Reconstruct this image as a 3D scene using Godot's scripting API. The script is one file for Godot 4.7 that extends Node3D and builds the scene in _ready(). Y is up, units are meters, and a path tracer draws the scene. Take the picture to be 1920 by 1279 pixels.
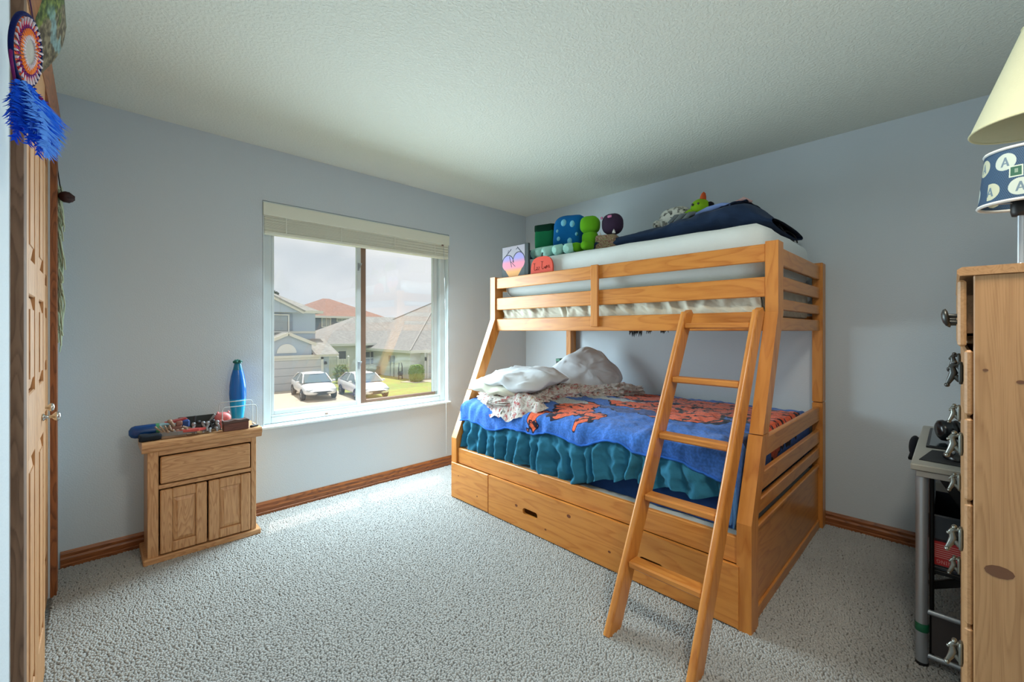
extends Node3D
# A child's bedroom with a twin-over-full bunk bed. x runs along the window wall towards the bed wall, z from the window wall into the room.

var used := {}
var M := {}
var nz := FastNoiseLite.new()
var rng := RandomNumberGenerator.new()


# ---------------------------------------------------------------- mesh builder
class MB:
	var st := SurfaceTool.new()
	var xf := Transform3D()
	func _init(t := Transform3D()):
		st.begin(Mesh.PRIMITIVE_TRIANGLES)
		xf = t
		st.set_smooth_group(-1)
	func tri(a: Vector3, b: Vector3, c: Vector3, o: Vector3):
		if (b - a).cross(c - a).dot(o) > 0:
			var t := b
			b = c
			c = t
		for p in [a, b, c]:
			st.add_vertex(xf * p)
	func quad(a: Vector3, b: Vector3, c: Vector3, d: Vector3, o: Vector3):
		tri(a, b, c, o)
		tri(a, c, d, o)
	func flat():
		st.set_smooth_group(-1)
	func smooth(n := 0):
		st.set_smooth_group(n)
	func box(c: Vector3, s: Vector3, bv := 0.003, basis := Basis()):
		flat()
		var h := s * 0.5
		bv = minf(bv, minf(h.x, minf(h.y, h.z)) * 0.9)
		var i := h - Vector3.ONE * bv
		var P := func(sx, sy, sz, k):
			var v := Vector3(sx * i.x, sy * i.y, sz * i.z)
			v[k] = [sx, sy, sz][k] * h[k]
			return c + basis * v
		for k in 3:
			var a := (k + 1) % 3
			var b := (k + 2) % 3
			for s0 in [-1, 1]:
				var q := []
				for e in [[-1, -1], [1, -1], [1, 1], [-1, 1]]:
					var sg := [0, 0, 0]
					sg[k] = s0
					sg[a] = e[0]
					sg[b] = e[1]
					q.append(P.call(sg[0], sg[1], sg[2], k))
				var o := Vector3.ZERO
				o[k] = s0
				quad(q[0], q[1], q[2], q[3], basis * o)
			if bv > 0.0:
				for s1 in [-1, 1]:
					for s2 in [-1, 1]:
						var q2 := []
						for e in [[-1, a], [1, a], [1, b], [-1, b]]:
							var sg := [0, 0, 0]
							sg[k] = e[0]
							sg[a] = s1
							sg[b] = s2
							q2.append(P.call(sg[0], sg[1], sg[2], e[1]))
						var o := Vector3.ZERO
						o[a] = s1
						o[b] = s2
						quad(q2[0], q2[1], q2[2], q2[3], basis * o)
		if bv > 0.0:
			for sx in [-1, 1]:
				for sy in [-1, 1]:
					for sz in [-1, 1]:
						tri(P.call(sx, sy, sz, 0), P.call(sx, sy, sz, 1), P.call(sx, sy, sz, 2), basis * Vector3(sx, sy, sz))
	func span(a: Vector3, b: Vector3, bv := 0.003):
		box((a + b) * 0.5, (b - a).abs(), bv)
	func bar(a: Vector3, b: Vector3, w: float, d: float, side := Vector3.RIGHT, bv := 0.003):
		# a box from a to b, w wide along side, d deep
		var y := (b - a).normalized()
		var z := side.cross(y).normalized()
		var x := y.cross(z).normalized()
		box((a + b) * 0.5, Vector3(w, a.distance_to(b), d), bv, Basis(x, y, z))
	func tube(pts: Array, r, n := 10, caps := true, closed := false):
		smooth(1)
		var m := pts.size()
		var rings := []
		var up := Vector3.UP
		for i in m:
			var t: Vector3
			if closed:
				t = pts[(i + 1) % m] - pts[(i - 1 + m) % m]
			else:
				t = pts[mini(i + 1, m - 1)] - pts[maxi(i - 1, 0)]
			t = t.normalized()
			if absf(t.dot(up)) > 0.95 and i == 0:
				up = Vector3.RIGHT
			var x := up.cross(t).normalized()
			if x.length() < 0.5:
				x = Vector3.RIGHT
			var y := t.cross(x)
			up = y
			var rr: float = r[i] if r is Array else r
			var ring := []
			for k in n:
				var a := TAU * k / n
				ring.append(pts[i] + (x * cos(a) + y * sin(a)) * rr)
			rings.append(ring)
		for i in (m if closed else m - 1):
			var j := (i + 1) % m
			for k in n:
				var l := (k + 1) % n
				var o: Vector3 = (rings[i][k] + rings[i][l]) * 0.5 - pts[i]
				quad(rings[i][k], rings[i][l], rings[j][l], rings[j][k], o)
		if caps and not closed:
			flat()
			for e in [0, m - 1]:
				var o: Vector3 = pts[0] - pts[1] if e == 0 else pts[m - 1] - pts[m - 2]
				for k in n:
					tri(pts[e], rings[e][k], rings[e][(k + 1) % n], o)
	func lathe(prof: Array, c: Vector3, n := 28, basis := Basis(), uv := false):
		# prof: [radius, height] from bottom to top
		smooth(2)
		for i in prof.size() - 1:
			if prof[i][0] == prof[i + 1][0] and prof[i][1] == prof[i + 1][1]:
				continue
			for k in n:
				var q := []
				var w := []
				for e in [[i, k], [i, k + 1], [i + 1, k + 1], [i + 1, k]]:
					var a: float = TAU * (e[1] % n) / n
					q.append(c + basis * Vector3(cos(a) * prof[e[0]][0], prof[e[0]][1], sin(a) * prof[e[0]][0]))
					w.append(Vector2(float(e[1]) / n, 1.0 - float(e[0]) / (prof.size() - 1)))
				var am := TAU * (k + 0.5) / n
				var dr: float = prof[i + 1][0] - prof[i][0]
				var dy: float = prof[i + 1][1] - prof[i][1]
				var o := basis * Vector3(cos(am) * dy, -dr, sin(am) * dy)
				if uv:
					uquad(q, w, o)
				else:
					quad(q[0], q[1], q[2], q[3], o)
	func uquad(q: Array, w: Array, o: Vector3):
		for t in [[0, 1, 2], [0, 2, 3]]:
			var f: bool = (q[t[1]] - q[t[0]]).cross(q[t[2]] - q[t[0]]).dot(o) > 0
			for k in ([t[0], t[2], t[1]] if f else t):
				st.set_uv(w[k])
				st.add_vertex(xf * q[k])
	func prism(poly: Array, t: Transform3D, depth: float):
		# poly of Vector2 in t's x,y; extruded along t's z from 0 to depth
		flat()
		var pv := PackedVector2Array(poly)
		if Geometry2D.is_polygon_clockwise(pv):
			pv.reverse()
		var ix := Geometry2D.triangulate_polygon(pv)
		for i in range(0, ix.size(), 3):
			for e in [0.0, depth]:
				var q := []
				for k in 3:
					q.append(t * Vector3(pv[ix[i + k]].x, pv[ix[i + k]].y, e))
				tri(q[0], q[1], q[2], t.basis.z * (1 if (e > 0) == (depth > 0) and e != 0.0 else -1) * signf(depth))
		for i in pv.size():
			var a := pv[i]
			var b := pv[(i + 1) % pv.size()]
			var o := t.basis * Vector3((b - a).y, -(b - a).x, 0)
			quad(t * Vector3(a.x, a.y, 0), t * Vector3(b.x, b.y, 0), t * Vector3(b.x, b.y, depth), t * Vector3(a.x, a.y, depth), o)
	func ball(c: Vector3, r: Vector3, n := 14, basis := Basis()):
		smooth(3)
		var at := func(i, j):
			var a: float = PI * i / n
			var b: float = TAU * (j % (2 * n)) / (2 * n)
			return Vector3(sin(a) * cos(b), cos(a), sin(a) * sin(b)) * r
		for i in n:
			for j in 2 * n:
				var q := [at.call(i, j), at.call(i, j + 1), at.call(i + 1, j + 1), at.call(i + 1, j)]
				var o: Vector3 = q[0] + q[1] + q[2] + q[3]
				for k in 4:
					q[k] = c + basis * q[k]
				quad(q[0], q[1], q[2], q[3], basis * o)
	func sheet(nu: int, nv: int, fn: Callable, o := Vector3.UP, wrap := false):
		# fn(u, v) -> Vector3; orientation follows the first cell's sign against o
		smooth(4)
		var g := []
		for i in nu + 1:
			var row := []
			for j in nv + 1:
				row.append(fn.call(float(i) / nu, float(j) / nv))
			g.append(row)
		if wrap:
			g[nu] = g[0]
		var sgn := 0
		var acc := Vector3.ZERO
		for i in nu:
			for j in nv:
				acc += (g[i + 1][j] - g[i][j]).cross(g[i][j + 1] - g[i][j])
		sgn = 1 if acc.dot(o) > 0 else -1
		for i in nu:
			for j in nv:
				var q := [g[i][j], g[i + 1][j], g[i + 1][j + 1], g[i][j + 1]]
				var w := [Vector2(float(i) / nu, float(j) / nv), Vector2(float(i + 1) / nu, float(j) / nv), Vector2(float(i + 1) / nu, float(j + 1) / nv), Vector2(float(i) / nu, float(j + 1) / nv)]
				for k in ([0, 2, 1, 0, 3, 2] if sgn > 0 else [0, 1, 2, 0, 2, 3]):
					st.set_uv(w[k])
					st.add_vertex(xf * q[k])
	func soft(c: Vector3, s: Vector3, r: float, n := 8, amp := 0.0, noise: FastNoiseLite = null, basis := Basis(), freq := 1.0):
		# a rounded box with optional lumps
		smooth(5)
		var h := s * 0.5
		var at := func(k, sg, u, v):
			var p := Vector3.ZERO
			p[k] = sg * h[k]
			p[(k + 1) % 3] = u * h[(k + 1) % 3]
			p[(k + 2) % 3] = v * h[(k + 2) % 3]
			var rr := minf(r, minf(h.x, minf(h.y, h.z)))
			var inner := h - Vector3.ONE * rr
			var cl := p.clamp(-inner, inner)
			var d := (p - cl).normalized()
			var res: Vector3 = cl + d * rr
			if amp > 0.0:
				res += d * amp * noise.get_noise_3dv((c + res) * freq * 100.0)
			return c + basis * res
		var lin := func(i):
			var t: float = -1.0 + 2.0 * i / n
			return sin(t * PI * 0.5) * 0.6 + t * 0.4
		for k in 3:
			for sg in [-1, 1]:
				var o := Vector3.ZERO
				o[k] = sg
				for i in n:
					for j in n:
						var q := [at.call(k, sg, lin.call(i), lin.call(j)), at.call(k, sg, lin.call(i + 1), lin.call(j)), at.call(k, sg, lin.call(i + 1), lin.call(j + 1)), at.call(k, sg, lin.call(i), lin.call(j + 1))]
						quad(q[0], q[1], q[2], q[3], (q[0] + q[1] + q[2] + q[3]) * 0.25 - c)
	func done() -> ArrayMesh:
		st.generate_normals()
		st.index()
		return st.commit()


# ---------------------------------------------------------------- scene helpers
func numbered(n: String) -> String:
	if not used.has(n):
		used[n] = 0
		return n
	used[n] += 1
	return "%s_%03d" % [n, used[n]]

func thing(called: String, label: String, category: String, at := Vector3.ZERO, group := "") -> Node3D:
	var o := Node3D.new()
	o.name = numbered(called)
	add_child(o)
	o.position = at
	tag(o, label, category, group)
	return o

func tag(o: Node, label: String, category: String, group := "") -> Node:
	o.set_meta("label", label)
	if category:
		o.set_meta("category", category)
	if group:
		o.set_meta("group", group)
	return o

func struct_node(called: String, label := "", at := Vector3.ZERO) -> Node3D:
	var o := Node3D.new()
	o.name = numbered(called)
	add_child(o)
	o.position = at
	o.set_meta("kind", "structure")
	if label:
		o.set_meta("label", label)
		o.set_meta("category", called.split("_")[0])
	return o

func mb(o: Node3D = null) -> MB:
	# geometry is given in room coordinates; the mesh is stored relative to its thing
	return MB.new(Transform3D(Basis(), -o.position) if o else Transform3D())

func put(called: String, b: MB, m: Material, parent: Node = self) -> MeshInstance3D:
	var o := MeshInstance3D.new()
	o.name = numbered(called) if parent == self else called
	o.mesh = b.done()
	o.material_override = m
	parent.add_child(o, true)
	return o

func piece(called: String, m: Mesh, mat_: Material, parent: Node, t := Transform3D()) -> MeshInstance3D:
	var o := MeshInstance3D.new()
	o.name = called
	o.mesh = m
	o.material_override = mat_
	o.transform = t
	parent.add_child(o, true)
	return o

func slab(called: String, a: Vector3, b: Vector3, m: Material, parent: Node3D, bv := 0.003) -> MeshInstance3D:
	var k := mb(parent)
	k.span(a, b, bv)
	return put(called, k, m, parent)

func structure(called: String, b: MB, m: Material, label: String, category: String) -> MeshInstance3D:
	var o := put(called, b, m)
	o.set_meta("kind", "structure")
	tag(o, label, category)
	return o

func text3(s: String, size: float, depth: float, m: Material, parent: Node3D, t: Transform3D, font := "Droid Sans") -> void:
	var tm := TextMesh.new()
	tm.text = s
	var f := SystemFont.new()
	f.font_names = PackedStringArray([font])
	tm.font = f
	tm.font_size = 64
	tm.pixel_size = size / 64.0
	tm.depth = depth
	tm.curve_step = 1.0
	piece("lettering", tm, m, parent, t)

func mat(c: Color, rough := 0.6, metal := 0.0) -> StandardMaterial3D:
	var m := StandardMaterial3D.new()
	m.albedo_color = c
	m.roughness = rough
	m.metallic = metal
	return m

func cloth(c: Color) -> StandardMaterial3D:
	var m := mat(c, 0.95)
	m.rim_enabled = true
	m.rim = 0.3
	m.metallic_specular = 0.2
	m.heightmap_enabled = true
	m.heightmap_texture = M.tex_weave
	m.heightmap_scale = 0.08
	m.uv1_triplanar = true
	m.uv1_scale = Vector3.ONE * 5.0
	return m

func noise(seed_: int, freq: float, oct := 4) -> FastNoiseLite:
	var n := FastNoiseLite.new()
	n.seed = seed_
	n.frequency = freq
	n.fractal_octaves = oct
	n.noise_type = FastNoiseLite.TYPE_SIMPLEX_SMOOTH
	return n

func ramp_tex(size: int, n: FastNoiseLite, fn: Callable, second: FastNoiseLite = null) -> ImageTexture:
	# fn(a, b) -> Color from two seamless noise fields
	var a := n.get_seamless_image(size, size).get_data()
	var b := second.get_seamless_image(size, size).get_data() if second else a
	var lut := {}
	var out := PackedByteArray()
	out.resize(size * size * 3)
	for i in size * size:
		var key := a[i] * 64 + (b[i] >> 2)
		if not lut.has(key):
			var c: Color = fn.call(a[i] / 255.0, (b[i] >> 2) / 63.0)
			lut[key] = [int(clampf(c.r, 0, 1) * 255), int(clampf(c.g, 0, 1) * 255), int(clampf(c.b, 0, 1) * 255)]
		var l: Array = lut[key]
		out[i * 3] = l[0]
		out[i * 3 + 1] = l[1]
		out[i * 3 + 2] = l[2]
	return ImageTexture.create_from_image(Image.create_from_data(size, size, false, Image.FORMAT_RGB8, out))

func wood_tex(seed_: int, light: Color, dark: Color, rings: float, strength: float) -> ImageTexture:
	return ramp_tex(512, noise(seed_, 0.0065, 3), func(a, b):
		var t: float = fposmod(a * rings, 1.0)
		t = pow(t, 2.2) if t < 0.86 else (1.0 - t) / 0.14
		t = clampf(t * strength + (b - 0.5) * 0.55, 0, 1)
		return light.lerp(dark, t), noise(seed_ + 9, 0.05, 4))

func wood(tex: Texture2D, axis: int, rough := 0.4, scale := 1.8, tint := Color.WHITE, stretch := 0.13) -> StandardMaterial3D:
	var m := mat(tint, rough)
	m.albedo_texture = tex
	m.uv1_triplanar = true
	var s := Vector3.ONE * scale
	s[axis] = scale * stretch
	m.uv1_scale = s
	m.uv1_triplanar_sharpness = 8.0
	return m

func woods(key: String, tex: Texture2D, rough := 0.4, scale := 1.8, tint := Color.WHITE, stretch := 0.13) -> void:
	for k in 3:
		M[key + "xyz"[k]] = wood(tex, k, rough, scale, tint, stretch)

# ---------------------------------------------------------------- the scene
func _ready() -> void:
	var cam := Camera3D.new()
	cam.name = "camera"
	cam.position = Vector3(-3.313, 1.223, 3.197)
	cam.rotation_degrees = Vector3(0, -44.17, 0)
	cam.projection = Camera3D.PROJECTION_FRUSTUM
	cam.near = 0.05
	cam.far = 400.0
	cam.size = 2.0 * 0.05 * 639.5 / 805.2
	cam.frustum_offset = Vector2(0, -0.05 * 20.0 / 805.2)
	cam.current = true
	add_child(cam)

	var env := Environment.new()
	env.background_mode = Environment.BG_SKY
	env.sky = Sky.new()
	env.sky.sky_material = sky_material()
	env.background_energy_multiplier = 1.25
	env.tonemap_mode = Environment.TONE_MAPPER_LINEAR
	env.tonemap_exposure = 1.0
	env.sdfgi_enabled = true
	env.ssao_enabled = true
	env.ssil_enabled = true
	var we := WorldEnvironment.new()
	we.name = "world"
	we.environment = env
	add_child(we)

	var sun := DirectionalLight3D.new()
	sun.name = "sun"
	sun.light_color = Color(1.0, 0.985, 0.95)
	sun.light_energy = 1.5
	sun.light_angular_distance = 1.2
	sun.shadow_enabled = true
	add_child(sun)
	sun.look_at_from_position(Vector3.ZERO, Vector3(-0.1, -1.0, 0.263))

	for k in 6:                            # the daylight that falls in through the window, leaning down as it comes from the sky
		var day := AreaLight3D.new()
		day.name = "window_daylight_%d" % (k + 1)
		day.area_size = Vector2(1.36, 0.19)
		day.light_color = Color(0.875, 0.968, 1.0)
		day.light_energy = 1.45
		day.shadow_enabled = true
		day.position = Vector3(-1.76, 0.74 + 0.2 * k, 0.05)
		day.rotation_degrees = Vector3(-30, 180, 0)
		add_child(day)

	materials()
	room()
	window()
	closet()
	outside()
	bed()
	ladder()
	bedding()
	upper_things()
	cabinet()
	cabinet_things()
	dresser()
	desk()
	wall_things()
	added_ceiling_lamp()


func sky_material() -> PanoramaSkyMaterial:
	var w := 512
	var h := 256
	var im := Image.create(w, h, false, Image.FORMAT_RGBF)
	var c1 := noise(5, 0.9, 5)
	var c2 := noise(8, 2.6, 4)
	for j in h:
		var el := PI * (0.5 - (j + 0.5) / h)
		for i in w:
			var az := TAU * (i + 0.5) / w
			var d := Vector3(sin(az) * cos(el), sin(el) * 2.4, cos(az) * cos(el))
			var k := smoothstep(-0.35, 0.35, c1.get_noise_3dv(d * 1.2) + 0.8 * c2.get_noise_3dv(d * 1.6))
			var c := Color(0.52, 0.57, 0.61).lerp(Color(0.74, 0.76, 0.77), k)
			var hz := exp(-absf(el) * 7.0)
			c = c.lerp(Color(0.66, 0.71, 0.75), hz * 0.6)
			im.set_pixel(i, j, c)
	var m := PanoramaSkyMaterial.new()
	m.panorama = ImageTexture.create_from_image(im)
	return m


func materials() -> void:
	nz = noise(3, 1.0, 3)
	rng.seed = 7
	M.tex_weave = ramp_tex(256, noise(21, 0.12, 3), func(a, _b): return Color(a, a, a))
	M.tex_rough = ramp_tex(512, noise(22, 0.035, 4), func(a, _b):
		var t := smoothstep(0.38, 0.62, a)
		return Color(t, t, t))
	M.tex_fine = ramp_tex(512, noise(23, 0.09, 3), func(a, _b): return Color(a, a, a))
	var m := mat(Color(0.78, 0.82, 0.85), 0.85)
	m.heightmap_enabled = true
	m.heightmap_texture = M.tex_fine
	m.heightmap_scale = 0.05
	m.uv1_triplanar = true
	m.uv1_scale = Vector3.ONE * 2.2
	M.wall = m
	m = mat(Color(0.86, 0.875, 0.835), 0.9)
	m.heightmap_enabled = true
	m.heightmap_texture = M.tex_rough
	m.heightmap_scale = 0.09
	m.uv1_triplanar = true
	m.uv1_scale = Vector3.ONE * 3.0
	M.ceiling = m
	m = mat(Color(0.60, 0.60, 0.59), 1.0)
	m.albedo_texture = ramp_tex(512, noise(31, 0.1, 3), func(a, b): return Color.WHITE * (0.8 + 0.2 * a) * (0.88 + 0.12 * b), noise(32, 0.012, 3))
	m.uv1_triplanar = true
	m.uv1_scale = Vector3.ONE * 1.3
	m.metallic_specular = 0.1
	m.heightmap_enabled = true
	m.heightmap_texture = M.tex_fine
	m.heightmap_scale = 0.8
	M.carpet = m
	woods("honey", wood_tex(41, Color(0.80, 0.53, 0.25), Color(0.66, 0.37, 0.14), 5.0, 0.55), 0.32, 1.4)
	woods("oak", wood_tex(42, Color(0.80, 0.62, 0.44), Color(0.62, 0.42, 0.26), 9.0, 0.75), 0.42, 2.6)
	woods("pine", wood_tex(43, Color(0.71, 0.54, 0.37), Color(0.54, 0.37, 0.22), 15.0, 0.5), 0.5, 3.0, Color.WHITE, 0.04)
	woods("trim", wood_tex(44, Color(0.60, 0.36, 0.19), Color(0.36, 0.19, 0.09), 8.0, 0.8), 0.4, 2.4)
	woods("walnut", wood_tex(45, Color(0.47, 0.36, 0.28), Color(0.30, 0.21, 0.15), 8.0, 0.7), 0.75, 2.4)  # closet casing nearest the camera; its dim lighting is put into this darker tone
	woods("door", wood_tex(46, Color(0.75, 0.56, 0.38), Color(0.60, 0.42, 0.26), 9.0, 0.8), 0.6, 2.4)
	M.white_vinyl = mat(Color(0.80, 0.84, 0.85), 0.5)
	M.blind = mat(Color(0.88, 0.89, 0.83), 0.55)
	M.slat = mat(Color(0.93, 0.94, 0.88), 0.5)
	M.slat.backlight_enabled = true
	M.slat.backlight = Color(0.45, 0.46, 0.42)
	M.bronze = mat(Color(0.55, 0.46, 0.40), 0.4, 0.3)
	M.black = mat(Color(0.05, 0.055, 0.065), 0.5)
	M.black_gloss = mat(Color(0.05, 0.06, 0.075), 0.25)
	M.dark_steel = mat(Color(0.08, 0.09, 0.1), 0.45, 0.4)
	M.silver = mat(Color(0.66, 0.69, 0.72), 0.38, 0.6)
	M.pewter = mat(Color(0.52, 0.53, 0.51), 0.35, 0.9)
	M.dark_pewter = mat(Color(0.30, 0.31, 0.31), 0.4, 0.85)
	M.chrome = mat(Color(0.85, 0.85, 0.84), 0.15, 1.0)
	m = mat(Color(1, 1, 1, 0.03), 0.02)
	m.transparency = BaseMaterial3D.TRANSPARENCY_ALPHA
	M.glass = m


func room() -> void:
	# outer faces of the shell are 0.15 m away from the inner ones
	var b := mb()
	b.span(Vector3(-4.3, -0.2, -0.15), Vector3(0.15, 0, 4.0), 0)
	var f := structure("floor", b, M.carpet, "floor with pale grey cut-pile carpet", "floor")
	carpet_pile(f)
	b = mb()
	b.span(Vector3(-4.3, 2.44, -0.15), Vector3(0.15, 2.64, 4.0), 0)
	structure("ceiling", b, M.ceiling, "ceiling with knockdown plaster texture", "ceiling")
	b = mb()
	b.span(Vector3(-4.3, 0, -0.15), Vector3(-2.515, 2.44, 0), 0)
	b.span(Vector3(-1.005, 0, -0.15), Vector3(0.15, 2.44, 0), 0)
	b.span(Vector3(-2.515, 0, -0.15), Vector3(-1.005, 0.56, 0), 0)
	b.span(Vector3(-2.515, 2.088, -0.15), Vector3(-1.005, 2.44, 0), 0)
	structure("wall_window", b, M.wall, "blue-grey painted wall around the sliding window", "wall")
	b = mb()
	b.span(Vector3(0, 0, 0), Vector3(0.15, 2.44, 4.0), 0)
	structure("wall_bed", b, M.wall, "blue-grey painted wall behind the bunk bed", "wall")
	b = mb()
	b.span(Vector3(-4.3, 0, 3.72), Vector3(0, 2.44, 3.87), 0)
	structure("wall_desk", b, M.wall, "blue-grey painted wall behind desk and dresser", "wall")
	b = mb()
	b.span(Vector3(-3.6, 0, 0), Vector3(-3.46, 2.44, 0.32), 0)
	b.span(Vector3(-3.6, 2.1, 0.32), Vector3(-3.46, 2.44, 1.53), 0)
	b.span(Vector3(-3.6, 0, 1.53), Vector3(-3.46, 2.44, 3.72), 0)
	b.span(Vector3(-4.3, 0, 0), Vector3(-4.2, 2.44, 3.72), 0)
	structure("wall_closet", b, M.wall, "blue-grey painted wall with the closet opening", "wall")
	# baseboards: a stepped moulding
	var prof := [Vector2(0, 0), Vector2(0.016, 0), Vector2(0.016, 0.018), Vector2(0.012, 0.022), Vector2(0.014, 0.045), Vector2(0.009, 0.055), Vector2(0.011, 0.07), Vector2(0.004, 0.085), Vector2(0, 0.085)]
	b = mb()
	b.prism(prof, Transform3D(Basis(Vector3(0, 0, 1), Vector3(0, 1, 0), Vector3(1, 0, 0)), Vector3(-3.44, 0, 0)), 3.43)
	structure("baseboard_window", b, M.trimx, "stained brown moulded baseboard under the window", "baseboard")
	b = mb()
	b.prism(prof, Transform3D(Basis(Vector3(-1, 0, 0), Vector3(0, 1, 0), Vector3(0, 0, 1)), Vector3(0, 0, 0.012)), 3.7)
	structure("baseboard_bed", b, M.trimz, "stained brown moulded baseboard behind the bunk bed", "baseboard")


func carpet_pile(f: Node3D) -> void:
	# short bent tufts standing on the carpet backing
	var b := MB.new()
	b.smooth(1)
	var n := 5
	for k in n:
		var a := TAU * k / n
		var c := TAU * (k + 1) / n
		var p := Vector3(cos(a), 0, sin(a)) * 0.0046
		var q := Vector3(cos(c), 0, sin(c)) * 0.0046
		var p2 := Vector3(cos(a), 0, sin(a)) * 0.0038 + Vector3(0.0012, 0.005, 0.0008)
		var q2 := Vector3(cos(c), 0, sin(c)) * 0.0038 + Vector3(0.0012, 0.005, 0.0008)
		b.quad(p, q, q2, p2, p + q)
		b.tri(p2, q2, Vector3(0.0018, 0.0064, 0.001), Vector3.UP)
	var m := mat(Color.WHITE, 1.0)
	m.vertex_color_use_as_albedo = true
	m.metallic_specular = 0.1
	var pts := []
	var step := 0.0082
	var patch := noise(77, 2.2, 3)
	for i in int(3.44 / step):
		for j in int(3.7 / step):
			var x := -3.45 + (i + rng.randf()) * step
			var z := 0.02 + (j + rng.randf()) * step
			if x > -1.37 and z > 0.66 and z < 2.58:
				continue
			pts.append(Vector2(x, z))
	var mm := MultiMesh.new()
	mm.transform_format = MultiMesh.TRANSFORM_3D
	mm.use_colors = true
	mm.mesh = b.done()
	mm.instance_count = pts.size()
	for i in pts.size():
		var p: Vector2 = pts[i]
		var g := patch.get_noise_2d(p.x, p.y)
		var s := 0.9 + 0.25 * rng.randf() + 0.25 * g
		mm.set_instance_transform(i, Transform3D(Basis(Vector3.UP, rng.randf() * TAU).scaled(Vector3(1.1, s, 1.1)), Vector3(p.x, 0, p.y)))
		var v := 0.385 + 0.045 * rng.randf() + 0.035 * g
		mm.set_instance_color(i, Color(v * 0.98, v, v * 0.99))
	var o := MultiMeshInstance3D.new()
	o.name = "carpet_pile"
	o.multimesh = mm
	o.material_override = m
	o.set_meta("kind", "stuff")
	f.add_child(o, true)


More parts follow.
